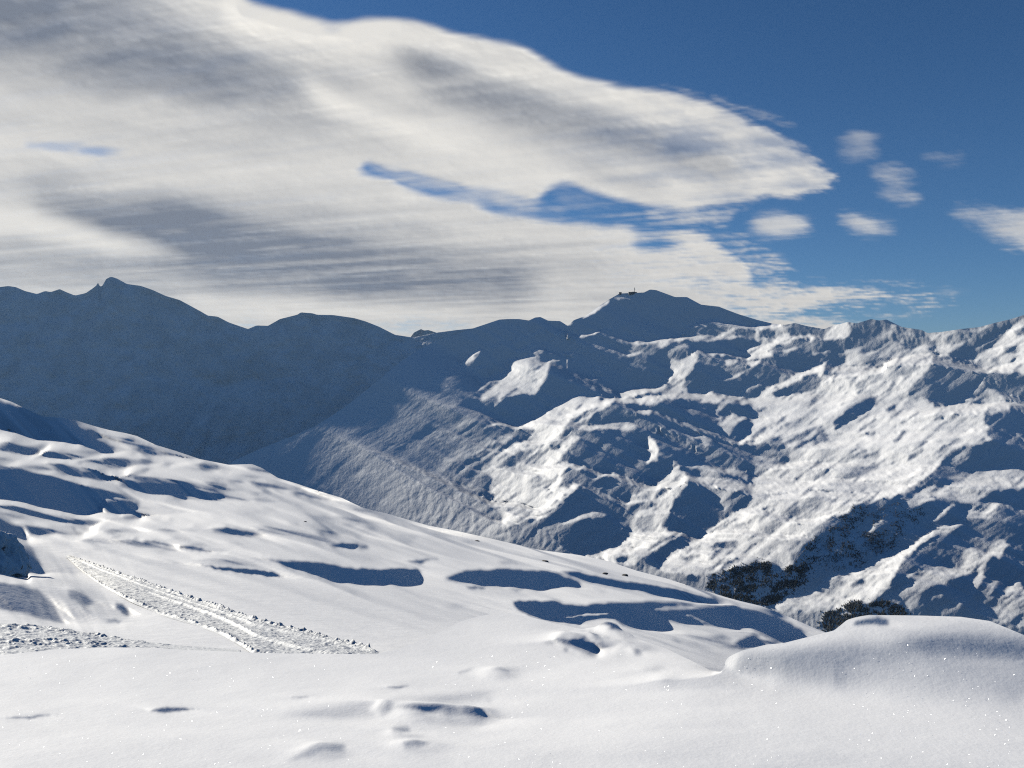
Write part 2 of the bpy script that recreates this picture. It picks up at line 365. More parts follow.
# ------------------------------------------------------------------ lit and shaded patches that the slopes are shaped to show
exec_spec_C = """
b .12 2 | 0,700 150,640 300,620 420,570 560,490 700,460 800,390 840,370 800,430 700,500 640,520 600,560 480,620 400,680 300,740 150,768 0,768
f .05 12 | -400,230 0,0 300,-60 500,0 700,60 760,160 700,330 740,430 700,560 300,520 0,400
b .26 1 | 470,385 560,345 620,310 655,285 720,250 715,275 680,320 650,355 600,385 540,420 500,450 440,470 400,490 470,430 530,400
b .42 | 620,310 655,285 720,250 712,275 665,325 630,330
b .14 1 | 100,560 200,500 340,430 380,420 320,470 240,520 180,560
a .10 1.5 | 450,740 520,680 600,650 520,720 470,768
b .2 | 690,410 730,395 790,400 750,420 700,418
b .2 | 690,345 755,333 755,342 700,352
b .3 | 755,240 830,215 825,228 770,242
b .17 1 | 480,690 560,650 700,605 690,625 590,650 500,710
b .25 | 715,660 835,628 835,636 720,672
c .42 | 130,410 200,400 240,385 290,390 300,420 350,410 365,430 340,470 330,520 300,560 290,590 250,595 200,590 150,595 100,630 65,660 75,620 110,570 60,600 20,615 0,610 0,590 60,550 100,520 60,520 20,555 0,560 0,540 60,490 130,460
c .42 | 190,350 230,340 265,315 260,340 225,365 195,365
c .36 | 255,365 290,345 325,360 300,380 260,385
c .4 | 215,290 250,272 250,285 225,297
c .4 | 272,270 315,243 312,262 280,277
c .15 | 150,320 190,295 215,297 165,335
c .16 | 240,295 330,310 325,320 245,303
c .2 | 340,365 380,370 375,377 340,372
c .28 | 410,370 480,375 478,382 415,380
c .28 | 350,405 405,405 400,415 360,420
c .22 | 435,400 495,410 490,417 440,408
c .42 | 495,270 540,275 580,265 625,250 665,262 610,262 580,280 545,285 520,293 505,285
c .5 | 505,198 550,172 610,132 660,98 664,112 610,152 560,180 530,198
c .42 | 445,225 480,205 500,200 470,215 455,238 445,235
c .22 | 670,97 710,85 775,88 775,100 700,103
c .42 | 760,320 820,318 880,308 930,295 1024,300 1024,312 980,315 940,345 912,365 915,325 860,322 800,330 765,332
c .32 | 740,378 790,370 820,362 832,375 800,382 760,388
c .22 | 585,455 605,455 603,467 588,465
c .28 | 570,497 600,500 605,512 580,508
c .28 | 615,497 655,495 650,505 620,508
c .5 | 170,768 190,730 260,715 330,675 400,640 450,605 490,590 560,592 600,600 690,610 680,635 640,655 600,670 570,700 540,730 500,768
c -.05 | 455,710 490,698 500,708 465,722
c .38 | 715,570 740,550 800,545 900,555 960,520 1000,490 960,450 955,420 1000,405 1024,410 1024,610 960,600 900,640 820,640 745,620 750,645 720,610
c -.06 | 760,600 850,580 940,575 935,592 830,605
c .36 | 800,655 890,660 880,685 840,685
c .28 | 510,740 600,745 700,735 740,725 800,745 780,760 650,768 510,768
c .2 | 955,390 980,350 1024,338 1024,355 985,370 965,405
d .42 | 0,250 60,250 140,240 180,215 260,225 320,215 400,185 470,180 540,185 600,180 680,178 640,200 600,220 680,240 760,230 800,240 780,255 720,245 660,255 600,250 520,265 470,235 400,240 330,250 290,255 240,275 225,255 130,255 60,262 0,300
d -.1 | 380,210 430,185 490,195 490,230 440,235 390,235
d -.1 | 500,215 540,200 590,215 595,245 540,250 505,235
d -.12 | 690,175 760,185 830,205 840,225 790,230 720,215 690,205
d -.1 | 690,245 760,240 800,270 790,300 730,290 680,270
d .36 | 110,220 150,175 200,175 240,145 330,165 390,175 360,195 300,185 240,160 230,185 170,190 130,235
d .02 | 230,190 300,190 370,190 300,212 240,215
d .37 | 415,300 470,290 530,270 560,265 640,240 680,260 640,280 600,280 570,310 560,335 585,345 520,350 470,350 450,360 445,330 420,315
d .36 | 620,310 700,290 715,300 650,320
d .32 | 760,305 800,320 855,300 850,315 800,330 770,320
d .42 | 840,250 860,215 890,190 960,165 975,175 940,220 950,260 880,262 830,250
d .36 | 450,360 500,365 510,372 470,400 430,425 390,450 335,462 335,450 380,435 440,415 465,390
d .32 | 325,375 360,350 405,365 380,378 335,388
d .18 | 235,330 270,318 290,325 270,340
d .22 | 300,330 330,325 340,335 310,345
d .28 | 405,525 440,495 480,480 520,490 470,500 430,525 410,545
d .39 | 35,400 60,370 100,355 140,345 180,310 195,320 185,370 160,420 120,460 130,500 150,520 230,540 240,520 290,520 300,545 380,545 440,560 500,540 560,510 600,490 650,465 700,420 740,400 800,390 840,370 900,330 960,300 1024,290 1024,340 980,380 930,430 880,440 830,500 790,520 720,525 650,540 600,560 560,590 530,600 480,590 430,585 380,565 330,555 290,580 230,570 150,555 60,545 0,530 0,490 50,460 60,420
d .2 | 30,350 70,295 130,285 170,300 120,295 80,305 50,350
d .22 | 600,460 620,430 650,435 630,470
d .33 | 265,620 300,580 340,560 380,570 340,590 300,630 320,690 340,640 370,620 410,650 450,655 400,680 370,720 350,750 315,740 310,690 290,640
h .43 | 470,-90 520,-150 600,-190 740,-220 840,-270 940,-340 1100,-400 1250,-400 1380,-390 1400,-300 1330,-200 1330,-120 1450,-60 1500,-100 1640,-220 1680,-120 1650,0 1700,100 1500,150 1400,260 1300,350 1200,390 1024,430 980,445 960,480 880,500 850,540 780,590 730,640 690,690 690,740 650,768 560,740 400,740 350,768 200,800 0,768 0,730 100,670 200,610 260,550 340,500 400,460 460,440 470,400 465,300 500,280 560,250 660,200 670,140 630,125 530,125 400,115 465,70
d -.1 | 585,520 640,490 700,470 740,440 800,435 830,450 825,480 780,515 720,520 660,530 600,545
e .42 | 750,300 800,270 860,240 930,170 960,140 1024,90 1500,0 1500,380 1024,370 960,385 900,370 850,365 800,330
e .4 | 520,180 580,170 650,160 800,140 900,115 870,125 800,160 690,165 610,195 650,225 740,205 690,240 640,280 600,290 580,270 570,215
e -.12 | 130,150 200,105 240,97 320,105 400,145 500,155 520,170 440,165 400,160 340,160 280,195 250,205 190,240 100,245 0,240 0,205 100,200
e .42 | 0,200 40,140 130,115 130,180 100,200 40,205
e .32 | 250,200 330,160 360,165 330,195
e -.06 | 370,165 450,170 530,200 570,215 500,230 450,260 400,230
e -.06 | 520,250 570,240 600,260 560,275
e -.08 | 0,330 40,270 110,270 100,320 50,350 20,400 0,390
e -.08 | 200,210 240,200 330,210 260,260 210,280 190,250
e -.12 | 600,200 680,165 800,160 880,120 960,140 940,165 860,215 800,250 760,280 800,300 700,290 640,270 690,230 740,210 650,195
e -.1 | 680,300 740,300 820,340 760,345 700,345 670,320
e -.08 | 920,240 1010,230 990,265 930,270
e -.08 | 855,295 905,300 905,320 860,318
e -.08 | 980,150 1024,130 1060,140 1060,175 980,175
e -.12 | 600,320 680,340 780,350 830,370 800,420 760,470 700,520 640,540 560,545 540,500 560,440 500,400 520,370
e .03 | 450,430 500,390 510,420 540,440 530,490 480,500 440,510 430,490
e -.1 | 40,625 100,580 170,530 240,490 265,500 250,550 190,590 110,635 60,660
e -.06 | 90,320 120,310 60,380 30,400
e .0 | 130,420 170,380 180,400 140,440
e -.04 | 160,430 210,405 215,440 180,460
e -.02 | 330,440 360,400 365,430 340,480 325,490
e .0 | 320,560 360,530 370,570 330,580
e .0 | 380,370 430,340 400,380
e -.02 | 210,670 260,665 270,690 230,690
e .15 | 370,635 450,625 550,595 600,570 560,605 470,630
e .2 | 780,420 830,450 880,470 930,510 950,560 850,600 820,550 760,540 745,490
e -.12 1 | 830,385 880,375 950,395 980,365 1024,380 1600,420 1600,768 860,768 850,740 870,700 850,660 930,640 960,580 940,530 920,500 900,470 880,475 830,440 820,400
h -.1 | 330,150 440,150 480,150 490,190 470,235 380,225 340,190
h .12 | 490,180 540,150 660,140 650,200 560,250 480,290 450,260
h -.08 | 600,175 650,165 655,200 600,225 570,215
h .0 | 530,115 620,85 630,110 600,125
h .03 | 680,85 800,30 800,45 700,110 640,125
h .0 | 360,540 440,515 450,525 390,550
h -.03 | 270,640 320,620 420,625 340,660
h .02 | 100,700 160,690 220,690 150,715
h .2 1 | 480,375 600,340 640,335 520,390
h .1 | 500,460 570,435 540,465
h .24 1.5 | 620,510 700,460 840,390 940,370 840,420 700,500
h .22 1.5 | 470,590 560,550 640,510 600,560 500,600
h .2 | 790,410 850,390 830,405
h .22 1 | 880,320 960,280 1000,285 920,320
g .4 | 0,170 40,140 130,100 200,40 260,0 440,0 470,10 420,40 380,70 410,95 370,120 330,170 310,205 380,225 410,235 350,240 310,290 330,300 290,340 340,350 370,320 420,320 390,350 330,400 280,460 250,490 190,510 130,515 70,540 20,545 0,540 20,480 60,420 0,380
f .3 | 720,250 800,180 900,160 1000,100 1024,90 1024,520 960,500 880,540 820,480 760,430 800,380 720,330
g -.08 | 260,120 330,130 300,150 265,150
g -.08 | 140,150 180,140 130,200 60,230 0,240 20,200
g .04 | 130,310 200,280 250,330 180,350
f -.06 | 720,290 760,270 790,290 750,380 720,340
g .36 | 510,30 600,40 700,45 640,50 530,52 460,25
g .22 | 595,20 640,8 700,35 640,30
g .36 | 730,85 760,80 800,130 815,170 800,215 740,210 760,180 790,175 755,160 740,120
g .28 | 460,300 520,280 560,268 610,275 600,290 550,280 500,305
g .28 | 390,240 440,235 400,265
g .2 | 490,345 530,332 535,342 500,350
g .28 | 320,540 350,515 440,475 530,460 545,485 440,505 360,525
g .15 1 | 0,550 200,542 0,560
g .42 | 640,430 690,360 740,350 790,340 830,300 870,260 880,215 920,240 955,290 965,320 900,400 860,470 830,540 880,570 940,580 900,610 820,650 740,700 690,740 650,750 600,735 500,720 420,695 500,680 600,640 660,600 670,520 700,480 720,460 800,440 780,410 700,430 650,440
g -.08 | 785,370 850,340 860,370 800,400
g .08 | 680,540 720,490 790,490 770,560 720,580
g .1 | 740,360 800,350 770,410 700,410
g -.06 | 590,710 640,690 660,710 620,730
g .26 | 960,215 1024,235 1024,260 970,250
g .2 | 820,710 880,670 1000,610 1024,600 900,690
h .22 1 | 190,270 280,250 330,290 400,310 440,350 370,370 340,400 360,440 330,465 300,420 270,370 220,320
h .3 | 270,400 320,440 365,440 330,468
h -.08 | 350,390 400,360 460,370 465,420 380,440
h .28 | 140,215 250,240 300,265 200,260
h .18 | 140,70 210,75 260,110 235,150 200,100
h .2 | 330,250 380,235 440,290 450,320 400,300
f .12 1 | 0,330 150,300 300,260 280,280 100,320 0,350
f .18 1 | 330,230 460,210 600,180 700,155 820,150 740,200 600,215 470,220
f .14 1 | 420,380 560,360 680,390 740,430 700,480 640,500 600,460 500,420
f .18 1 | 670,115 800,100 850,65 900,20 940,5 880,90 830,125 700,130
f .12 1 | 380,500 430,450 500,450 460,500 400,510
f .11 1 | 600,550 680,500 780,480 830,520 800,600 690,590
f .22 | 780,590 860,570 880,610
f -.1 1 | 500,520 600,470 640,480 590,560 520,540
i .05 1.5 | 600,180 700,140 760,120 750,200 700,220 620,215
i .27 1 | 760,265 900,250 960,240 1024,260 1200,300 1200,350 900,350 800,400 850,500 780,490 700,500 720,430 640,400 560,380 620,330 700,310
i .03 1 | 620,290 700,285 760,260 740,290 650,305
i .08 1 | 640,355 700,355 715,380 660,380
i .25 | 420,430 500,350 560,330 600,340 540,400 620,390 500,430 410,465
i .05 | 140,175 290,168 280,185 180,195 110,200
i .1 | 150,250 270,225 290,235 170,300 90,300
i .1 | 200,380 240,370 230,390
i -.12 | 0,560 40,510 130,470 150,435 340,430 400,395 420,400 410,460 520,430 640,410 560,480 520,530 560,540 680,450 700,430 740,440 690,510 620,550 540,560 460,630 360,680 260,730 160,768 -100,800 -180,700
i .28 | 205,590 260,530 290,465 300,470 280,530 225,585
i .3 | 420,400 440,400 430,440 405,465
i .34 | 530,520 600,470 660,430 665,440 600,490 540,530
k .46 | 0,400 80,380 240,330 350,270 450,230 540,150 640,125 700,110 740,60 760,30 800,10 850,0 900,20 880,60 840,95 780,85 720,100 660,150 560,190 500,230 440,280 390,330 350,400 340,440 300,480 250,520 200,530 140,510 100,550 60,570 0,550
k -.05 | 130,440 190,405 230,410 190,440 140,450
k -.05 | 0,500 30,510 20,530 0,530
k .24 1 | 380,520 420,390 450,365 580,340 700,345 720,300 700,285 740,235 780,260 800,290 780,330 760,370 690,395 620,420 560,440 480,480 490,540 440,555
k .15 1 | 540,560 550,490 600,470 620,500 580,560
k .27 | 770,330 830,280 870,210 920,200 930,250 905,300 890,280 840,310 820,400 780,460 745,500 760,420 800,370
k .24 | 795,560 800,470 850,430 900,395 860,470 830,510 810,560
k .29 | 800,570 870,540 930,460 980,410 1024,430 1200,480 1200,650 1000,650 940,650 830,600
k -.08 | 930,650 980,600 1024,560 1024,580 970,650
j .32 | 660,545 740,500 860,480 950,420 1024,380 1024,520 980,540 900,580 820,560 760,590
"""

exec_spec_D = """
m -.1 | -800,0 -300,20 0,55 60,75 110,95 200,130 240,155 330,160 400,190 480,200 500,215 490,240 540,270 590,300 560,320 480,290 400,270 300,258 200,248 140,255 60,250 0,205 -300,150 -800,100
m .42 | -400,150 0,195 40,225 75,250 30,265 0,275 -400,230
m .3 | 180,200 280,207 275,218 190,210
m -.1 | 0,285 60,270 150,275 240,285 200,310 220,330 300,345 280,355 200,340 150,335 60,315 0,300
m .25 | 210,300 260,280 350,290 440,320 460,350 380,365 300,350 230,335
m -.1 | 400,290 480,300 540,310 600,350 660,365 670,385 620,395 560,375 530,345 460,330
m .0 1 | 400,370 460,360 560,390 600,410 640,430 760,405 750,420 680,440 600,440 560,420 480,410 420,390
m -.1 | 255,365 320,370 370,400 420,430 480,430 600,455 500,455 400,445 330,435 290,405
m -.1 | -300,340 0,355 60,360 150,375 220,395 255,415 200,415 120,405 60,395 0,385 -300,370
m -.14 | -600,370 0,400 100,405 200,425 280,435 330,455 390,475 430,505 490,535 520,550 520,580 490,620 450,637 370,637 280,615 200,595 100,570 0,555 -600,500
m .2 .5 | 360,545 440,550 440,555 370,553
m -.14 | 530,585 560,570 640,565 710,575 700,605 660,625 600,640 540,620
m -.12 | 605,480 700,472 800,475 880,472 960,485 1020,510 960,525 880,530 760,530 680,515
m -.08 | 690,440 760,440 840,460 760,465 690,460
m -.1 | 700,300 760,298 800,320 780,330 730,325
m -.1 | 715,355 760,352 780,365 745,375
m .15 | 640,320 700,318 680,335
m .2 | 620,255 690,250 680,268 630,268
m .0 1 | 880,535 960,535 960,560 890,560
m .1 | 830,375 880,380 860,392
m .05 1 | 620,645 720,640 720,660 650,665
m .1 | 860,655 900,655 880,665
r -.08 | -500,0 0,60 80,80 150,100 210,130 240,150 180,140 100,115 0,85 -500,40
r .18 | -500,-20 60,40 200,70 330,110 450,160 540,220 440,215 350,190 260,150 160,105
r .0 | 380,140 440,150 560,175 590,195 560,200 470,175
r .02 .5 | 400,150 470,180 540,222 510,218 440,175
r -.1 | 130,155 200,160 280,185 355,215 280,222 200,225 180,190
r .03 .9 | 660,205 720,202 760,218 700,217
r .02 .9 | 680,228 760,230 880,245 900,262 800,250
r .02 .9 | 920,255 1024,265 1124,290 1124,297 1024,285 930,275
r .3 3 | 170,260 250,300 420,380 560,540 700,650 830,750 700,768 400,768 350,640 200,540
r -.12 | 0,100 150,180 170,260 230,370 290,470 150,440 175,515 90,490 0,465 -400,400 -400,60
r .08 1.5 | -600,480 0,520 60,530 150,540 230,570 300,620 350,660 390,768 420,800 260,768 200,745 100,720 0,700 -600,640
r .08 1.3 | 440,570 500,575 560,610 610,660 590,670 540,690 610,735 560,720 480,650 450,620
r .02 1 | 750,660 790,665 830,735 820,745 770,720 740,690
s .12 1 | 690,390 740,375 790,390 760,410 700,400
n -.1 | 0,280 60,285 105,305 50,315 0,315
n -.1 | 100,178 150,172 195,190 160,203 115,198
n .0 | 120,262 180,268 260,290 200,290
n .1 | 240,255 310,262 320,270 260,268
n -.08 | 350,265 460,275 540,290 630,305 600,312 500,300 400,290
n -.08 | 550,318 640,320 720,345 770,360 700,352 600,335
n .05 | 350,318 480,320 400,328
n .05 | 150,333 230,335 220,345 160,342
n -.08 | 0,340 40,345 20,355 0,355
n -.12 | 160,505 240,495 340,515 430,540 340,545 250,535 190,520
n .2 2 | 60,480 160,490 170,500 60,495
n .1 | 550,480 620,475 590,487
n .08 | 680,525 760,525 810,545 720,540
n .24 2 | 660,440 760,435 790,455 700,455
n .24 2 | 830,465 930,470 920,485 850,480
n .15 | 885,543 930,548 900,555
n -.08 1 | 740,585 830,580 900,580 930,595 880,608 800,600
n .2 1.5 | 600,550 700,575 760,590 700,588
n .25 1.5 | 270,415 400,418 500,425 350,428
n .0 .9 | 0,592 60,592 150,618 230,635 100,624 0,608
n .2 2 | 60,660 300,665 480,715 250,695
n -.1 .7 | 110,690 200,702 300,708 400,712 470,730 540,752 450,747 350,732 200,717
u -.14 | 0,-30 60,-8 160,10 300,10 420,20 540,45 660,65 780,70 900,55 1000,58 1024,70 1024,145 960,155 880,155 820,145 740,150 640,150 540,140 450,130 340,90 240,60 180,50 90,10
u .26 2 | 490,175 600,195 740,225 600,215
o -.14 | 0,350 80,360 160,355 280,360 310,380 315,410 280,430 200,430 120,425 0,425
o -.14 | 440,400 480,380 540,362 640,360 720,350 800,355 900,365 1000,375 1024,385 1024,435 960,445 900,460 830,445 720,440 620,430 500,415
o .0 1 | 240,310 350,300 400,302 330,315 320,330 280,325
o .05 | 660,318 760,318 880,330 760,328
o .05 1 | 520,440 620,440 640,455 560,455
o -.1 | 0,230 40,235 50,248 0,255
o .12 1 | 760,455 840,455 800,470
o -.12 1 | 780,520 860,515 960,525 1024,550 1024,600 950,605 870,590 820,570 790,550
o -.1 | 980,510 1024,520 1024,535
o .27 2 | 130,180 300,185 250,225
o .28 2 | 0,130 100,150 60,165
o .28 2 | 430,540 560,530 500,555
q -.14 | -5,262 60,270 130,290 210,320 200,345 100,335 40,345 -5,355
q -.14 | 95,260 200,265 320,295 400,310 500,322 620,340 700,350 800,380 900,405 950,420 880,432 800,420 720,405 600,385 500,360 420,345 330,335 250,315 170,290
q .1 | 260,345 340,370 320,372
q -.14 | 270,430 400,425 520,418 660,420 800,430 760,440 640,445 520,455 620,463 800,455 940,450 1000,440 1024,440 1024,545 960,540 880,535 780,530 700,520 640,500 620,500 660,540 655,560 600,565 540,560 460,545 420,535 380,510 330,500 240,510 200,540 120,520 60,510 -5,500 -5,420 60,410 120,430 230,440
q .38 .6 | 45,510 120,490 250,475 385,470 380,478 260,487 130,503
q .3 .6 | 690,490 760,478 880,530 830,520 760,492
q .3 .6 | 630,500 720,530 660,520
j -.12 | 430,545 480,540 600,565 700,600 760,625 820,660 850,695 760,730 660,735 560,755 520,760 480,735 580,680 640,730 690,725 620,690 560,650 480,650 380,640 320,610 240,580 340,560
j -.1 | 620,555 700,560 760,605 700,600
j .0 .6 | 800,610 880,630 900,640 840,625
j -.05 | 210,680 320,700 460,740 530,768 440,750 340,720
j .05 | 350,690 420,690 480,720 400,710
j .1 | 150,700 220,730 180,722
"""

exec_spec_E = """
v -.1 | 320,265 360,262 385,275 340,282
v -.14 | 380,240 420,225 460,230 500,255 560,280 605,310 595,340 550,320 500,300 440,285 400,265
v .02 | 420,298 450,300 452,318 430,312
v .05 1 | 560,235 600,240 625,270 590,262
v -.14 | 620,180 660,168 700,180 720,210 740,232 690,225 650,210 670,205
v .03 | 770,310 810,315 840,340 800,335
v .17 2 | 600,280 700,300 780,330 700,335 620,320
v .42 1.5 | 330,205 440,200 380,240 320,250
v .06 1 | 70,410 110,405 165,428 120,432
v .22 2 | 820,400 900,388 980,405 900,412
v .28 4 | 920,450 1024,425 1024,470 950,500
w .1 1.5 | 130,390 200,380 240,388 215,420 160,410
w .12 3 | 430,360 640,370 850,385 920,430 940,470 860,470 700,450 640,420
w -.06 2.0 | 330,370 390,342 430,360 520,385 640,390 660,410 600,440 520,440 440,410 370,395
w .04 1.2 | 860,400 900,400 940,450 880,450
w .64 1.5 | 300,372 385,332 520,358 700,368 850,374 905,388 860,384 700,378 520,370 400,340 330,368
w .6 1.2 | 215,425 250,395 300,375 290,400 240,425
w .58 1.5 | 330,485 400,474 460,480 400,490
w .58 1.5 | 400,590 480,574 560,580 480,588
w .15 1.6 | 330,495 420,490 460,520 400,545 340,540
w .14 1.6 | 400,600 500,585 580,610 500,640 410,635
w .05 .7 | 300,235 380,230 470,226 380,245
w .12 .7 | 740,150 800,128 860,112 800,142
w .12 1.5 | 0,600 40,615 0,640
w .22 1.5 | 920,310 1000,315 960,330
w .1 1 | 960,135 1024,128 1024,150
z .43 14 | 330,600 560,600 560,668 330,668
z .40 30 | 690,690 800,680 1300,690 1300,900 600,900
z .34 8 | 655,674 725,668 770,690 690,692
z .27 15 | 735,668 780,655 860,642 1150,640 1150,730 900,692 760,692
z .17 6 | 738,664 745,657 800,652 860,645 900,648 900,662 800,672 745,672
z .05 7 | 890,642 933,634 980,634 1060,640 1160,655 1160,672 980,657 900,652
z .5 1.5 | 724,667 728,657 742,651 736,660 734,670
z .44 2 | 740,652 790,640 840,630 860,618 900,616 960,618 960,622 860,630 800,645
z .02 1 | 853,626 856,621 866,619 880,617 889,620 888,626 870,624
z .12 .7 | 0,718 57,714 30,719
z .03 .7 | 149,711 165,707 200,709 165,713
z .12 .7 | 287,696 310,696 300,698
z .17 2 | 285,762 320,744 340,744 345,752 310,758
z .3 3 | 280,715 380,700 500,690 480,700 340,720
"""

SKY_B = pts("-170,301 -80,293 0,287 8,286 15.6,287 25,291 37,294 45,291 51,292 59.6,289 66,292 75,295.5 86,293 96,286 97.7,282 100,286.5 102.5,286 106,279 111,276.6 117,278.5 127,284 140.6,285.8 152,289.7 166,296 179.7,300 200,311 208,315.6 217.6,316.6 229,322.5 248,329 256.6,325.4 268,325.8 280,319 297.7,314.6 300.6,312.3 313,313.3 317,314.8 333,315 354,318 366,321.5 379.7,327 395,334.8 413,337.5 434,333 457,330 477,328 520,330 600,345")
SKY_C = pts("225,468 233,461 262,448 290,437 314,427 345,407 380,379 400,362 420,349 445,338 465,331 480,326 499.5,319.5 508,319 519,319 529,320.5 535,317.5 540.5,317 548,320.6 560,321 568,326 574,320 585.5,316 599,306 609,299.5 619.6,293.5 630,293 644,292.5 650,289.5 656,290 675,297 687,297 701,304.6 718.6,306.6 738,314 757.6,320 773,323.6 785,324.8 795,323 806.5,326 824,329 832,326 847.5,322 857,323.4 871,319 879,320.5 886.5,319.5 902,327 921.7,330 927.5,333 941,332 961,329 980,327 994,323 1009.5,319.5 1024,315 1080,305 1200,292")
SKY_D = pts("-170,330 -80,368 0,398 12,402 21.5,406.6 39,415 47,417 64.5,418 78,421 94,426 109,430 125,433 137,436 156,445 176,451 199.5,459 229,464.8 252,464 262,468 278,478 297,483.7 317,490.5 342,498 361,507 375,511 385,513 428,525.5 457,531 488.5,538 540,550 579,555 608,561 637.7,571 667,578.6 696,588 725.5,597 740,601 761,606 787,616 812,627 835,636 880,655")
SKY_E = pts("-170,662 -80,659 0,655 31,652 62.5,649 109,647.5 150,647.5 187,650 218,651 262,653 296,653.4 354,654 375.6,654 395,650 420,641 445,629 462,621 480,616 495.6,613.4 519,615 538.6,619 558,624 581.6,629 595,627 601,625 609,622 617,624 620.6,629 626.5,634 640,640 665,648 690,660 712,671 721,672 723.4,668 724.5,662.5 728,657.5 734,654 744,650 767,644.5 784,643 809,636.7 834,630.5 847,620 853,618 860,616.4 869,615 921.7,615.6 960.7,616.8 990,621 1009.5,629 1024,635 1100,655 1200,682")


def pl(poly, x):
    return np.interp(x, [p[0] for p in poly], [p[1] for p in poly])


def smooth_pl(poly, x, sg=1.0):
    xs = np.arange(-200, 1230, .5)
    y = pl(poly, xs)
    y = blur(y[None, :].repeat(3, 0), sg * 2)[1]
    return np.interp(x, xs, y)


def soft_inv(poly, x, sg=26):
    xs = np.arange(-300, 1330, 2.)
    y = blur((1 / pl(poly, xs))[None, :].repeat(3, 0), sg / 2)[1]
    return np.interp(x, xs, y)


def tps(ctrl, px, py):
    """smooth ground through surveyed ranges (thin plate in ln range)"""
    c = np.array([[float(v) for v in q.split(',')] for q in ctrl.split()])
    x, y, v = c[:, 0] / 100, c[:, 1] / 60, np.log(c[:, 2])
    U = lambda r2: np.where(r2 > 0, .5 * r2 * np.log(r2 + 1e-20), 0)
    n = len(c)
    A = np.zeros((n + 3, n + 3)); A[:n, :n] = U((x[:, None] - x) ** 2 + (y[:, None] - y) ** 2) + .02 * np.eye(n)
    A[:n, n:] = np.stack([x * 0 + 1, x, y], 1); A[n:, :n] = A[:n, n:].T
    w_ = np.linalg.solve(A, np.r_[v, 0, 0, 0])
    X, Y = px / 100, py / 60
    o = w_[n] + w_[n + 1] * X + w_[n + 2] * Y
    for i in range(n):
        o = o + w_[i] * U((X - x[i]) ** 2 + (Y - y[i]) ** 2)
    return o


def grid(xa, xb, step, rows, top, bot, dtop, dbot, p=1.0, unshear=0):
    cols = int(round((xb - xa) / step)) + 1
    x = np.linspace(xa, xb, cols)
    t = np.linspace(0, 1, rows)[:, None]
    T_, B_ = top(x)[None, :], bot(x)[None, :]
    px = np.repeat(x[None, :], rows, 0)
    py = T_ + (B_ - T_) * t
    if unshear:
        S_ = blur(np.pad(T_, ((1, 1), (0, 0)), 'edge'), 22 / step)[1:2]
        S_ = np.clip(S_, T_ - .15 * (B_ - T_), T_ + .15 * (B_ - T_))
        py = S_ + (B_ - S_) * t + (T_ - S_) * (1 - t) ** 5
    tp = t ** p
    inv = (1 - tp) * soft_inv(dtop, x)[None, :] + tp * soft_inv(dbot, x)[None, :]
    return px, py, -np.log(inv)


# --- lit and shaded patch rasters (cosine of the slope to the sun), edges roughened by the terrain's own irregularity
n1 = fbm(GX / 9, GY / 9, 1); n2 = fbm(GX / 9, GY / 9, 2)
m1 = fbm(GX / 3.2, GY / 3.2, 5, 2); m2 = fbm(GX / 3.2, GY / 3.2, 6, 2)
al = -.8 * GX + .6 * GY; ac = .6 * GX + .8 * GY
fing = 4.5 * fbm(ac / 5, al / 40, 23, 3, .6)
TC = paint(np.full(GX.shape, -.1, np.float32), exec_spec_C, 1.4 * n1 + .8 * m1 - .8 * fing, 1.4 * n2 + .8 * m2 + .6 * fing, .6)
TC = np.where(TC > 0, TC * .70, TC)
st1 = fbm(ac / 7, al / 34, 21, 4, .6); st2 = ridged(GX / 11, GY / 8, 31, 4, .6)
lit = np.clip((TC - .02) / .2, 0, 1)
dim = np.clip((505 - GX) / 25, 0, 1) * np.clip((.24 - TC) / .06, 0, 1) * (TC > 0)
TC = TC * (1 - .62 * dim)
leftz = np.clip((500 - GX) / 60, 0, 1)
crag = np.clip(ridged(ac / 13, al / 36, 35, 4, .6) - .12, 0, 1)
rib = ridged(ac / 9, al / 45, 33, 4, .6)
TC = TC + lit * (1 - .6 * dim) * (.10 * fbm(GX / 55, GY / 45, 43, 2) + .17 * st1 + .09 * st2 + .08 * rib) + (1 - lit) * np.clip((GX - 440) / 80, .2, 1) * (.05 * st1 + .12 * crag)
TC = TC + np.where(TC > -.05, 1, .3) * .10 * fbm(GX / 3.1 + al / 9, GY / 2.6, 37, 3, .6) * np.clip((GX - 380) / 120, .1, 1)
sk = fbm((.5 * GX + .86 * GY) / 6, (-.86 * GX + .5 * GY) / 30, 39, 4, .6)
TC = TC + leftz * dim * (.09 * sk - .04)
gull = fbm(ac / 4, al / 22, 41, 3, .6)
TC = np.where((lit > .6) & (gull > .34), np.minimum(TC, .04), TC)
TC = np.clip(np.where(TC < 0, TC * .9, TC), -.12, .75)
TC = np.where(TC < 0, TC * (1 - .8 * np.clip((500 - GX) / 60, 0, 1)), TC)
TD = paint(np.full(GX.shape, .43, np.float32), exec_spec_D, 2.4 * n1 + .7 * m1, 1.3 * n2 + .6 * m2, 1.5)
TD = np.where(TD < 0, TD * .6, TD)
h1 = fbm(GX / 62 + GY / 60, GY / 6.5 - GX / 34, 51, 4, .5)
h2 = fbm(GX / 120 + GY / 40, GY / 5 - GX / 20, 55, 4, .5); h3 = fbm(GX / 30 + GY / 40, GY / 3 - GX / 13, 57, 3, .6)
hm = np.clip((590 - GY) / 60, .10, 1) + np.clip(1 - np.abs(GY - 600) / 40, 0, 1) * .3 * np.clip((GX - 380) / 80, 0, 1)
litD = np.clip((TD - .05) / .2, 0, 1)
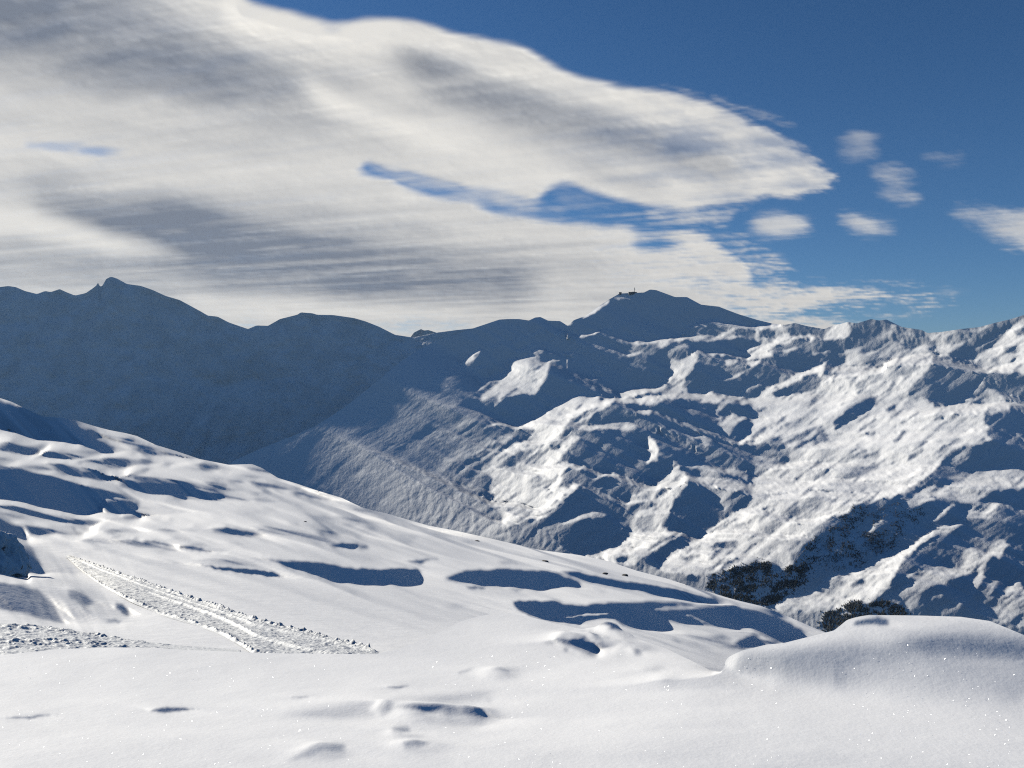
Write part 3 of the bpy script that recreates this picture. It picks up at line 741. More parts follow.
TD = TD + (.03 + .14 * litD) * h1 * hm - litD * hm * (.38 * np.clip((h2 - .06) / .35, 0, 1) ** 1.3 * np.clip((560 - GX) / 300, .55, 1) + .16 * np.clip((h3 - .2) / .4, 0, 1) * np.clip((560 - GY) / 60, 0, 1))
TD = np.where(litD > .5, TD + .02, TD)
ul = np.clip((360 - GX) / 260, 0, 1) * np.clip((520 - GY) / 50, 0, 1)
h4 = fbm(GX / 95 + GY / 30, GY / 4.2 - GX / 16, 59, 4, .5)
TD = TD - litD * ul * (.10 + .42 * np.clip(h4 - .02, 0, .5))
lr = np.clip((GX - 600) / 120, 0, 1) * np.clip((GY - 585) / 25, 0, 1)
TD = TD - litD * lr * (.08 + .4 * np.clip(h4, 0, .5))
wind = np.clip(1 - np.abs(GX - 70) / 90, 0, 1) * np.clip((GY - 530) / 20, 0, 1)
TD = TD + wind * .09 * fbm((GX - .65 * GY) / 5, (GY + .65 * GX) / 30, 61, 4)
TE = paint(np.full(GX.shape, .45, np.float32), exec_spec_E, 1.2 * n1 + .4 * m1, .8 * n2 + .4 * m2)
TE = TE + .035 * fbm(GX / 60 + GY / 40, GY / 12, 71, 5) + np.where(TE < .3, .03, .006) * fbm(GX / 2.2, GY / 1.6, 72, 2)
rough = np.clip(1 - np.hypot((GX - 600) / 55, (GY - 640) / 22), 0, 1)
TE = TE + rough * .3 * fbm((GX - GY) / 9, (GY + .5 * GX) / 5, 73, 4)

LAYERS = {}

# --- far dark range
botB = pts("-170,440 0,440 233,505 420,405 500,375 600,365")
px, py, ln0 = grid(-170, 520, 2.0, 100, lambda x: smooth_pl(SKY_B, x, .35), lambda x: pl(botB, x),
                   [(-170, 10500), (300, 10800), (600, 9800)], [(-170, 9500), (300, 9900), (600, 9500)], unshear=1)
rel = .0055 * ridged(px / 46 + py / 90, py / 60, 81, 5, .55) + .0015 * fbm(px / 6, py / 6, 82, 4, .6)
rel = rel * np.clip((py - py[:1]) / 6, .12, 1)
P = rays(px, py) * np.exp(ln0 + rel)[..., None]
far_range = mesh_grid('mountain_range', P, M_FAR, top=[(0, 500, -350), (0, 2500, -1600)], bottom=[(0, -100, -800)])
tag(far_range, kind='structure')

# --- pale peak far beyond the gap
xx = np.linspace(400, 450, 51)
topp = smooth_pl(pts("400,345 410,338 414,332.5 417,331 421,329 424,330.5 428,330 433,331.5 436,332.5 441,335 450,342"), xx, .4)
tt = np.linspace(0, 1, 14)[:, None]
py_ = topp[None] + (350 - topp)[None] * tt
P = rays(np.repeat(xx[None], 14, 0), py_) * (30000 - 500 * tt + 120 * fbm(np.repeat(xx[None], 14, 0) / 5, py_ / 5, 91))[..., None]
tag(mesh_grid('distant_peak', P, M_FARSNOW, top=[(0, 1500, -900), (0, 5000, -3000)], bottom=[(0, 0, -1500)]), kind='structure')

# --- the sunlit massif across the valley
botC = [(225, 492), (300, 508), (375, 532), (480, 556), (600, 580), (740, 625), (812, 655), (870, 650), (1024, 668), (1200, 715)]
px, py, ln0 = grid(225, 1190, 1.1, 300, lambda x: smooth_pl(SKY_C, x, .35), lambda x: pl(botC, x),
                   [(225, 6300), (300, 6400), (375, 6700), (480, 7000), (640, 7300), (740, 6900), (850, 6300), (1024, 5400), (1200, 4700)],
                   [(225, 6080), (300, 5850), (375, 5650), (480, 5150), (600, 4450), (740, 3800), (850, 3350), (1024, 3250), (1200, 3050)], unshear=1)
off = solve(px, py, ln0, TC, [(16, 40), (8, 26), (4, 16), (2, 9), (1, 5)], lam=.005, mu=.02, name='C', fine=.3, hot=3., shw=.03, steep=.45, stiffer=lambda x, y: 1 + 3 * np.clip((490 - x) / 60, 0, 1))
rw = blur(np.where(TC > .02, .44, .22).astype(np.float32), 5)
gx, gy = px + 9 * fbm(px / 48, py / 48, 151, 3), py + 9 * fbm(px / 48, py / 48, 152, 3)
gal, gac = -.8 * gx + .6 * gy, .6 * gx + .8 * gy
relief = .0036 * ridged(gac / 30, gal / 130, 153, 2, .5) + .0016 * ridged(gac / 11, gal / 60, 155, 3, .5) + .0006 * ridged(gac / 4.5, gal / 15, 157, 3, .6)
lnC = ln0 + off + relief * np.clip((py - py[:1]) / 14, .1, 1) * np.clip((px - 260) / 220, .35, 1) * bil(rw, px, py)
P = rays(px, py) * np.exp(lnC)[..., None]
LAYERS['C'] = (px, py, lnC)
massif = mesh_grid('mountain', P, M_MTN, top=[(0, 120, -50), (0, 600, -350), (0, 1500, -900)], bottom=[(0, -100, -500)])
tag(massif, kind='structure')

# --- the near hillside that falls to the right
botD = lambda x: smooth_pl(SKY_E, x, 3) + 16
topD = lambda x: smooth_pl(SKY_D, x, .5)
px, py, _ = grid(-170, 868, 1.15, 250, topD, lambda x: np.maximum(botD(x), topD(x) + 6), [(0, 1)], [(0, 1)], unshear=1)
RANGE_D = """-170,330,620 -170,420,250 -170,500,70 -170,560,25 -170,660,12
0,398,470 0,450,190 0,500,72 0,560,27 0,610,17 0,660,13 130,435,480 130,480,170 130,520,80 130,570,32 130,650,14.5
250,464,420 250,510,120 250,560,42 250,610,21 250,655,14.5 340,498,320 340,540,100 340,580,42 340,655,15
428,525,300 428,560,100 428,600,40 428,645,19 540,550,270 540,575,130 540,605,62 540,640,31
638,571,250 638,600,110 638,640,42 740,601,230 740,625,120 740,670,42 812,627,200 812,645,120 868,650,180"""
ln0 = tps(RANGE_D, px, py)
off = solve(px, py, ln0, TD, [(16, 16), (8, 12), (4, 10), (2, 8), (1, 5)], lam=6e-5, mu=.0004, name='D', fine=1.)
lnD = ln0 + off
LAYERS['D'] = (px, py, lnD)
P = rays(px, py) * np.exp(lnD)[..., None]
slope = mesh_grid('snow_slope', P, M_SLOPE, top=[(0, 6, -3), (0, 60, -34), (0, 300, -170)], bottom=[(0, -.5, -3)])
tag(slope, kind='structure')

# --- the snow field at the photographer's feet, with the big drift on the right
px, py, _ = grid(-170, 1190, 1.3, 190, lambda x: smooth_pl(SKY_E, x, .8), lambda x: 0 * x + 805, [(0, 1)], [(0, 1)], unshear=1)
RANGE_E = """-170,660,6.4 -170,700,5.1 -170,760,3.75 -170,805,3.33 0,655,6.6 0,700,5.15 0,760,3.75 0,805,3.33
150,648,6.9 150,700,5.2 150,760,3.75 150,805,3.33 350,654,7.0 350,700,5.2 350,760,3.75 350,805,3.33
480,616,9.2 480,650,7.0 480,700,5.2 480,760,3.75 480,805,3.33 600,625,8.6 600,660,6.6 600,700,5.2 600,760,3.75 600,805,3.33
712,671,5.8 712,700,5.05 712,760,3.75 712,805,3.33 760,648,5.5 760,700,4.8 860,618,5.55 860,660,5.12 860,700,4.65 860,760,3.7 860,805,3.33
1024,634,5.25 1024,660,4.95 1024,700,4.6 1024,760,3.7 1024,805,3.33 1190,684,4.75 1190,760,3.7 1190,805,3.33"""
ln0 = tps(RANGE_E, px, py)
off = solve(px, py, ln0, TE, [(16, 16), (8, 12), (4, 10), (2, 8), (1, 5)], lam=.04, mu=.002, name='E', fine=.06)
mk = np.clip((py - 660) / 20, 0, 1) * np.clip((745 - py) / 30, 0, 1) * np.clip((px - 735) / 40, 0, 1)
for _ in range(3):
    off = off * (1 - mk) + blur(off, 5) * mk
lnE = ln0 + off
LAYERS['E'] = (px, py, lnE)
# little drifts standing up from the field (place, half widths across and along the view, height in metres)
P = rays(px, py) * np.exp(lnE)[..., None]
for bx, by, rx, ry, hh in ((432, 716, .22, .20, .055), (476, 718, .10, .14, .04), (381, 710, .05, .08, .02), (402, 736, .08, .10, .018), (418, 747, .12, .10, .02),
                           (322, 753, .10, .10, .022), (585, 640, .22, .35, .07), (618, 634, .14, .3, .05), (628, 648, .16, .3, .04), (497, 674, .12, .2, .03)):
    fi = int(np.argmin(np.abs(px[0] - bx))); fj = int(np.argmin(np.abs(py[:, fi] - by)))
    c = P[fj, fi]
    dx, dy = (P[..., 0] - c[0]) / rx, (P[..., 1] - c[1]) / ry
    g_ = np.exp(-(dx * dx + dy * dy) ** 1.3)
    P[..., 2] += .7 * hh * g_ * (1 + .10 * fbm(P[..., 0] / .12, P[..., 1] / .12, 161, 2))
pyn = CY - P[..., 2] / P[..., 1] * F
# the field runs on to both sides of the picture, and behind its crest the ground keeps falling to the valley
xl = np.array([-3200., -2000., -1300., -900., -600., -400., -270.]); xr = np.array([1240., 1310., 1420., 1600., 1900., 2500., 3400.])
wide_ = lambda A, l, r: np.concatenate([np.repeat(A[:, :1], len(xl), 1) if l is None else np.repeat(l[None], len(A), 0), A,
                                        np.repeat(A[:, -1:], len(xr), 1) if r is None else np.repeat(r[None], len(A), 0)], 1)
fx_, fy_, fl_ = wide_(px, xl, xr), wide_(py, None, None), wide_(lnE, None, None)
PZ = wide_(pyn, None, None)
P = rays(fx_, PZ) * np.exp(fl_)[..., None]
far = []
D0 = np.exp(fl_[0])
for k_ in (1.012, 1.04, 1.1, 1.22, 1.45, 1.9, 3, 5, 9, 18, 40, 90, 200, 380, 520):
    Y_ = D0 * k_
    far.append(rays(fx_[0], fy_[0] + .5 + 14 * (1 - np.exp(-(Y_ - D0) / 5.0)) + 6 * np.clip((k_ - 40) / 300, 0, 1)) * Y_[:, None])
field = mesh_grid('snow_field', P, M_FIELD, far=np.stack(far[::-1]), bottom=[(0, -3, 0), (0, -9, 0)])
tag(field, kind='structure')


def range_at(layer, x, y):
    """range of a surveyed ground point"""
    px, py, ln = LAYERS[layer]
    fx = (x - px[0, 0]) / (px[0, -1] - px[0, 0]) * (px.shape[1] - 1)
    fx = np.clip(fx, 0, px.shape[1] - 1.001); xi = fx.astype(int); f = fx - xi
    t0 = py[0, xi] * (1 - f) + py[0, xi + 1] * f
    t1 = py[-1, xi] * (1 - f) + py[-1, xi + 1] * f
    fy = np.clip((y - t0) / (t1 - t0) * (px.shape[0] - 1), 0, px.shape[0] - 1.001); yi = fy.astype(int); g = fy - yi
    a = ln[yi, xi] * (1 - f) + ln[yi, xi + 1] * f
    b = ln[yi + 1, xi] * (1 - f) + ln[yi + 1, xi + 1] * f
    return np.exp(a * (1 - g) + b * g)


def ground(layer, x, y):
    x = np.asarray(x, float); y = np.asarray(y, float)
    return rays(x, y) * range_at(layer, x, y)[..., None]


# --- rough tracks left by a snow groomer: banks, ribs and loose clods standing up from the snow
def track(name, upper, lower, ncol, nrow, profile):
    xs = np.linspace(upper[0][0], upper[-1][0], ncol)
    v = np.linspace(0, 1, nrow)[:, None]
    up = smooth_pl(upper, xs, 3)
    lo = np.maximum(smooth_pl(lower, xs, 3), up + .5)
    X = np.repeat(xs[None], nrow, 0); Y = up[None] + (lo - up)[None] * v
    P = rays(X, Y) * range_at('D', X, Y)[..., None]
    V = np.repeat(v, ncol, 1)
    h = profile(P[..., 0], P[..., 1], V, X)
    h *= np.clip(np.minimum(V, 1 - V) * 14, 0, 1) * np.clip((xs - xs[0]) / 8, 0, 1)[None] * np.clip((xs[-1] - xs) / 8, 0, 1)[None]
    P[..., 2] += .006 + .42 * h
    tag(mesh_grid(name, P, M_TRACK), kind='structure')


def clods(x, y, s, seed):
    return np.clip(fbm(x / s, y / s, seed, 3, .6), -.25, 1) + .25


def wide(x, y, v, X):
    c = clods(x, y, .12, 101)
    bank = np.exp(-((v - .07) / .05) ** 2)
    h = .02 + .065 * c + .05 * clods(x, y, .5, 102)
    h = h + bank * (.08 + .22 * clods(x, y, .13, 107))
    vr = .36 + .42 * np.clip((X - 140) / 200, 0, 1) ** 2
    h = h + np.exp(-((v - vr) / .035) ** 2) * .13 * np.clip((X - 130) / 50, 0, 1)
    h = h + np.exp(-((v - .2) / .03) ** 2) * .10
    h = h + np.exp(-((v - .93) / .04) ** 2) * .16 * clods(x, y, .16, 109)
    return h


def narrow(x, y, v, X):
    c = clods(x, y, .13, 111)
    fade = np.clip((205 - X) / 110, .12, 1)
    return .6 * fade * (.02 + .12 * c + .14 * np.exp(-((v - .1) / .07) ** 2) * (.5 + c) + .14 * np.exp(-((v - .5) / .08) ** 2) * (.5 + c))


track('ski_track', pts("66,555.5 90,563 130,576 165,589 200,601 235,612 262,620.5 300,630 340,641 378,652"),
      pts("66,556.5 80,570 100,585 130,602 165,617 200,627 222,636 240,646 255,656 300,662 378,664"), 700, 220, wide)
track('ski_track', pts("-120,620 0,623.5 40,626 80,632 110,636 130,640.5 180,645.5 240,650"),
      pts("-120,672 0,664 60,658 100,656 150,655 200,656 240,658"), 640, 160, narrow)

# ------------------------------------------------------------------ rocks
def rock_mesh(name, centre, size, seed, mat, sub=4, spread=0., jag=.35):
    import bmesh
    bm = bmesh.new(); bmesh.ops.create_icosphere(bm, subdivisions=sub, radius=1.0)
    co = np.array([v.co[:] for v in bm.verts])
    u = co * 1.3 + seed * 3.7
    dn = fbm(u[:, 0] + u[:, 2] * .7, u[:, 1] - u[:, 2] * .6, seed, 4)
    cr = np.round((fbm(u[:, 0] * .8 - u[:, 2] * .5, u[:, 1] * .8 + u[:, 2], seed + 1, 2)) * 5) / 5
    rr = 1 + jag * dn + jag * .8 * cr
    hz_ = co[:, 2:3]
    co = co * rr[:, None]
    co[:, :2] *= 1 - spread * hz_
    co = co * np.array(size)
    co[:, 2] = np.where(co[:, 2] < -.35 * size[2], -.35 * size[2], co[:, 2])
    for v, c in zip(bm.verts, co):
        v.co = c
    me = bpy.data.meshes.new(name); bm.to_mesh(me); bm.free()
    me.polygons.foreach_set('use_smooth', np.ones(len(me.polygons), bool))
    me.materials.append(mat)
    o = bpy.data.objects.new(name, me); COL.objects.link(o); o.location = Vector([float(c) for c in centre])
    return o


# outcrop on the left edge
c = ground('D', 2., 566.)
o = rock_mesh('boulder', c + np.array([-.3, -.1, .05]), (1.0, .8, 1.05), 3, M_ROCK, 6, .42, .42)
tag(o, 'big dark snow-capped rock standing at the left edge of the snow slope', 'boulder')

smalls = [('D', 545.5, 562, .5, 'small dark stone poking from the snow just above the long shadowed hollow'),
          ('D', 625, 576, .42, 'small dark stone on the snow ridge above the valley gully'),
          ('D', 605, 574, .38, 'low dark stone in the snow left of the stone above the gully'),
          ('D', 477, 541.2, .3, 'tiny stone tip in the bright snow near the crest of the hillside'),
          ('D', 305, 522, .2, 'tiny dark stone alone in the middle of the bright hillside'),
          ('D', 452.5, 626, .06, 'dark stone tip in the smooth snow left of the rounded knoll')]
for k, (ly, x, y, r, lab) in enumerate(smalls):
    c = ground(ly, float(x), float(y))
    w_ = .6 * r * c[1] / 85.
    o = rock_mesh('stone', c + np.array([0, 0, .0]), (w_ * 1.3, w_, w_ * .7), 20 + k, M_STONE, 3)
    tag(o, lab, 'stone', 'stones poking out of the snow')

# ------------------------------------------------------------------ summit station and mast
M_WALL = plain('weathered_concrete', (.16, .16, .17), .85, noise=(.3, (.22, .22, .22)))
M_ROOF = plain('dark_sheet_roof', (.07, .075, .085), .6)
M_STEEL = plain('galvanised_steel', (.22, .22, .23), .5, .6)


def box(b0, b1):
    (x0, y0, z0), (x1, y1, z1) = b0, b1
    v = [(x0, y0, z0), (x1, y0, z0), (x1, y1, z0), (x0, y1, z0), (x0, y0, z1), (x1, y0, z1), (x1, y1, z1), (x0, y1, z1)]
    f = [(0, 3, 2, 1), (4, 5, 6, 7), (0, 1, 5, 4), (1, 2, 6, 5), (2, 3, 7, 6), (3, 0, 4, 7)]
    return v, f


def boxes(name, items, mat, parent):
    V, Fc = [], []
    for b0, b1 in items:
        v, f = box(b0, b1); n = len(V)
        V += v; Fc += [tuple(i + n for i in q) for q in f]
    return poly_mesh(name, V, Fc, mat, parent)


def gable(name, x0, x1, y0, y1, z0, z1, mat, parent):
    ym = (y0 + y1) / 2
    v = [(x0, y0, z0), (x1, y0, z0), (x1, y1, z0), (x0, y1, z0), (x0, ym, z1), (x1, ym, z1)]
    f = [(0, 3, 2, 1), (0, 1, 5, 4), (2, 3, 4, 5), (0, 4, 3), (1, 2, 5)]
    return poly_mesh(name, v, f, mat, parent)


def empty(name, loc):
    o = bpy.data.objects.new(name, None); o.location = Vector([float(v) for v in loc]); COL.objects.link(o)
    return o


def crest(x):
    y = float(smooth_pl(SKY_C, np.array([x]), .35)[0])
    return ground('C', float(x), y + .3)


c = crest(633.0)
st = empty('summit_station', c)
tag(st, 'long low lift station building on the highest rounded summit, beside the mast', 'building')
boxes('wall', [((-34, -6, -10), (30, 14, 7)), ((-8, -8, -10), (14, 12, 11))], M_WALL, st)
gable('roof', -36, -8.5, -8, 16, 7.01, 10.5, M_ROOF, st)
gable('roof', 14.5, 32, -8, 16, 7.01, 10, M_ROOF, st)
for k in range(6):
    boxes('window', [((-32 + k * 9, -6.2 if k not in (3, 4) else -8.2, 1), (-27 + k * 9, -5.99 if k not in (3, 4) else -7.99, 4))], M_ROOF, st)
c = crest(620.5)
hut = empty('lift_hut', c)
tag(hut, 'tiny blocky hut on the left shoulder of the summit dome', 'building')
boxes('wall', [((-11, -5, -9), (8, 8, 8))], M_WALL, hut)
gable('roof', -12.5, 9.5, -6.5, 9.5, 8.01, 13, M_ROOF, hut)
c = crest(634.6)
ms = empty('radio_mast', c)
tag(ms, 'thin upright mast rising from the summit station roofs', 'mast')
boxes('pole', [((-2.0, -2.0, -8), (2.0, 2.0, 44))], M_STEEL, ms)
for z_, r_ in ((27, 6), (34, 4.5)):
    boxes('crossarm', [((-r_, -3.4, z_), (r_, -2.01, z_ + 1.2))], M_STEEL, ms)

# ------------------------------------------------------------------ conifers in the valley
FOREST = [(win('j', "345,450 370,385 450,362 510,328 600,320 680,320 665,362 690,392 760,345 800,310 850,330 800,430 700,530 640,545 560,525 440,500"), 4600, 1.0),
          (win('j', "800,310 860,230 900,190 1000,120 1024,180 1000,260 930,330 850,420 780,470 720,500 760,400"), 2600, .8),
          (win('i', "0,560 40,515 130,475 155,440 330,435 395,400 415,410 405,470 520,450 600,440 540,500 450,590 360,650 260,700 150,768 0,768"), 3200, .7),
          (win('k', "0,570 60,575 140,520 190,518 200,565 250,522 330,522 420,562 440,590 420,600 340,595 240,590 120,640 40,665 -20,680"), 2000, 1.0)]
tv, tf = [], []
for poly, n, s in FOREST:
    xs = [p[0] for p in poly]; ys = [p[1] for p in poly]
    X = RNG.uniform(min(xs), max(xs), n * 4); Y = RNG.uniform(min(ys), max(ys), n * 4)
    ok = inside(X, Y, poly) & (fbm(X / 7, Y / 5, 140, 3) > -.08 + RNG.uniform(-.2, .2, n * 4) + (.15 if s < 1 else 0))
    X, Y = X[ok][:n], Y[ok][:n]
    jt = np.where(RNG.random(len(X)) < .25, 3.5, .8)
    X = X + RNG.normal(0, 1, len(X)) * jt; Y = Y + RNG.normal(0, .6, len(X)) * jt
    Q = ground('C', X, Y)
    for q in Q:
        hgt = RNG.uniform(4.5, 10.5) * s; rad = hgt * RNG.uniform(.22, .34)
        base = len(tv); a0 = RNG.uniform(0, 6.28)
        for (z0, z1, r) in ((.08, .55, 1.0), (.36, .80, .72), (.62, 1.0, .45)):
            b = len(tv)
            for k in range(5):
                a = a0 + k * 1.2566 + z0
                rr = rad * r * RNG.uniform(.75, 1.2)
                tv.append((q[0] + rr * math.cos(a), q[1] + rr * math.sin(a), q[2] + hgt * z0))
            tv.append((q[0], q[1], q[2] + hgt * z1))
            tf += [(b + k, b + (k + 1) % 5, b + 5) for k in range(5)]
M_TREE = plain('conifer_needles', (.065, .07, .065), .9, noise=(.02, (.09, .09, .085)))
forest = poly_mesh('forest', tv, tf, M_TREE)
tag(forest, kind='stuff')

# ------------------------------------------------------------------ loose ice crystals glinting on the near snow
M_ICE = plain('ice_crystal', (.95, .96, 1.0), .22, 1.0)
n = 1100
X = RNG.uniform(-60, 1090, n); Y = 640 + 130 * RNG.uniform(0, 1, n) ** .8
keep = Y > pl(SKY_E, X) + 4
X, Y = X[keep], Y[keep]
Q = ground('E', X, Y)
tv, tf = [], []
for q in Q:
    view = -q / np.linalg.norm(q)
    hn = view + SUN; hn = hn / np.linalg.norm(hn) + RNG.normal(0, .16, 3); hn /= np.linalg.norm(hn)
    t1_ = np.cross(hn, [0, 0, 1.]); t1_ /= np.linalg.norm(t1_); t2_ = np.cross(hn, t1_)
    r_ = q[1] * RNG.uniform(.00012, .00036); c_ = q + hn * r_ * .6 + np.array([0, 0, r_ * .5])
    b = len(tv)
    for k in range(6):
        a_ = k * math.pi / 3
        tv.append(c_ + r_ * (math.cos(a_) * t1_ + math.sin(a_) * t2_))
    for k in range(6):
        tv.append(c_ - hn * r_ * .3 + r_ * (math.cos(k * math.pi / 3) * t1_ + math.sin(k * math.pi / 3) * t2_))
    tf += [tuple(b + k for k in range(6)), tuple(b + 11 - k for k in range(6))] + [(b + k, b + 6 + k, b + 6 + (k + 1) % 6, b + (k + 1) % 6) for k in range(6)]
tag(poly_mesh('ice_crystals', tv, tf, M_ICE), kind='stuff')

# ------------------------------------------------------------------ wide ground far below
gm = poly_mesh('ground', [(-90000, -20000, -1750), (90000, -20000, -1750), (90000, 120000, -1750), (-90000, 120000, -1750)], [(0, 1, 2, 3)], M_FAR)
tag(gm, kind='structure')

# ------------------------------------------------------------------ clouds
def cloud_material():
    m, nt, out = new_mat('cloud_vapour')
    L = nt.links
    op = nd(nt, 'ShaderNodeAttribute', attribute_name='opacity')
    th = nd(nt, 'ShaderNodeAttribute', attribute_name='thickness')
    mx = nd(nt, 'ShaderNodeMix', data_type='RGBA'); mx.inputs[6].default_value = (.95, .915, .85, 1); mx.inputs[7].default_value = (.18, .215, .285, 1)
    L.new(th.outputs['Fac'], mx.inputs[0])
    tr = nd(nt, 'ShaderNodeBsdfTranslucent'); L.new(mx.outputs[2], tr.inputs[0])
    tp = nd(nt, 'ShaderNodeBsdfTransparent')
    ms = nd(nt, 'ShaderNodeMixShader'); L.new(op.outputs['Fac'], ms.inputs[0]); L.new(tp.outputs[0], ms.inputs[1]); L.new(tr.outputs[0], ms.inputs[2])
    L.new(ms.outputs[0], out.inputs[0])
    return m


M_CLOUD = cloud_material()
ALT = 9000.0


def cloud(name, label, x0, x1, y0, y1, step, shape, holes, dark, soft, group=None, dens=1.0, seed=0, wisp=1.0, alt=ALT):
    xs = np.arange(x0, x1 + step, step); ys = np.arange(y0, min(y1, 352) + step * .5, step)
    X, Y = np.meshgrid(xs, ys)
    D = alt * F / (CY - Y)
    WX = D * (X - CX) / F; WY = D
    # streaks drawn out by the wind; coordinates in the layer itself, in km
    kx, ky = WX / 1000, WY / 1000
    ca, sa = math.cos(math.radians(-24)), math.sin(math.radians(-24))
    u = kx * ca + ky * sa; w_ = -kx * sa + ky * ca
    s1 = fbm(u / 14 + .4 * fbm(u / 5, w_ / 5, seed + 231), w_ / 2.4, seed + 201, 4, .5); s2 = fbm(u / 3.2, w_ / 2.2, seed + 207, 4, .6)
    wx = (7 * fbm(X / 60, Y / 30, seed + 211) + 3 * s2) * wisp; wy = (4 * fbm(X / 60, Y / 30, seed + 212) + 4 * s1) * wisp

    def ras(items):
        A = np.zeros(X.shape)
        for v, sg, body in items:
            mk = blur(inside(X + wx, Y + wy, pts(body)).astype(float), sg / step)
            A = A * (1 - mk) + v * mk
        return A
    a = ras([(1, soft, s) for s in shape if isinstance(s, str)])
    for v, sg, body in [s for s in shape if not isinstance(s, str)]:
        a = np.maximum(a, v * blur(inside(X + wx, Y + wy, pts(body)).astype(float), sg / step))
    for v, sg, body in holes:
        mk = blur(inside(X + wx, Y + wy, pts(body)).astype(float), sg / step)
        a = a * (1 - v * mk)
    th = ras(dark)
    s3 = fbm(u / 4.2 + .5 * s2, w_ / .62 + .5 * s2, seed + 221, 4, .55); s4 = fbm(X / 46 + Y / 60, Y / 15 - X / 75, seed + 227, 4, .5)
    s5 = fbm(X / 26 + Y / 30, Y / 6.5 - X / 26, seed + 229, 4, .6)
    tear = wisp * (.5 + .9 * np.clip((X - 560) / 260, 0, 1))
    f = a + tear * (.28 * s1 + .30 * s3 + .10 * s4 + (.08 + .26 * np.clip((X - 640) / 180, 0, 1)) * s5) * np.clip(a * 6, 0, 1) * np.clip((1.02 - a) * 4, .25, 1)
    a = np.clip((f - .08) / .84, 0, 1); a = a * a * (3 - 2 * a)
    a = np.clip(a * (1 + .10 * s3), 0, 1) * dens
    a = a * (1 - np.clip((X - 540) / 260, 0, 1) * np.clip((230 - Y) / 20, 0, 1) * np.clip(.16 + .7 * s1 + .5 * s4 + .15 * s5, 0, .6) * (seed == 1))
    rim = np.minimum.reduce([np.clip((X - x0) / 8, 0, 1), np.clip((x1 - X) / 8, 0, 1), np.clip((Y - y0) / 5, 0, 1)])
    a = a * rim
    th = np.clip(th + (.32 * s1 + .08 * s3 + .10 * s4) * (.35 + th) * np.clip(a * 1.5, 0, 1), 0, .92)
    Z = alt - 260 * th * a
    P = np.stack([WX, WY, Z], -1)
    P[..., :2] *= (Z / alt)[..., None]
    keep = a > .004
    cellk = keep[:-1, :-1] | keep[1:, :-1] | keep[:-1, 1:] | keep[1:, 1:]
    idx = np.arange(X.size).reshape(X.shape)
    q = np.stack([idx[:-1, :-1], idx[1:, :-1], idx[1:, 1:], idx[:-1, 1:]], -1)[cellk]
    used, inv = np.unique(q, return_inverse=True)
    q = inv.reshape(-1, 4)
    me = bpy.data.meshes.new(name)
    V = P.reshape(-1, 3)[used]
    me.vertices.add(len(V)); me.vertices.foreach_set('co', V.reshape(-1).astype(np.float32))
    me.loops.add(q.size); me.loops.foreach_set('vertex_index', q.reshape(-1).astype(np.int32))
    me.polygons.add(len(q)); me.polygons.foreach_set('loop_start', np.arange(0, q.size, 4, dtype=np.int32))
    me.update(calc_edges=True)
    me.polygons.foreach_set('use_smooth', np.ones(len(q), bool))
    for k, v in (('opacity', a), ('thickness', th)):
        at = me.attributes.new(k, 'FLOAT', 'POINT'); at.data.foreach_set('value', v.reshape(-1)[used].astype(np.float32))
    me.materials.append(M_CLOUD)
    o = bpy.data.objects.new(name, me); COL.objects.link(o)
    tag(o, label, 'cloud', group)
    return o


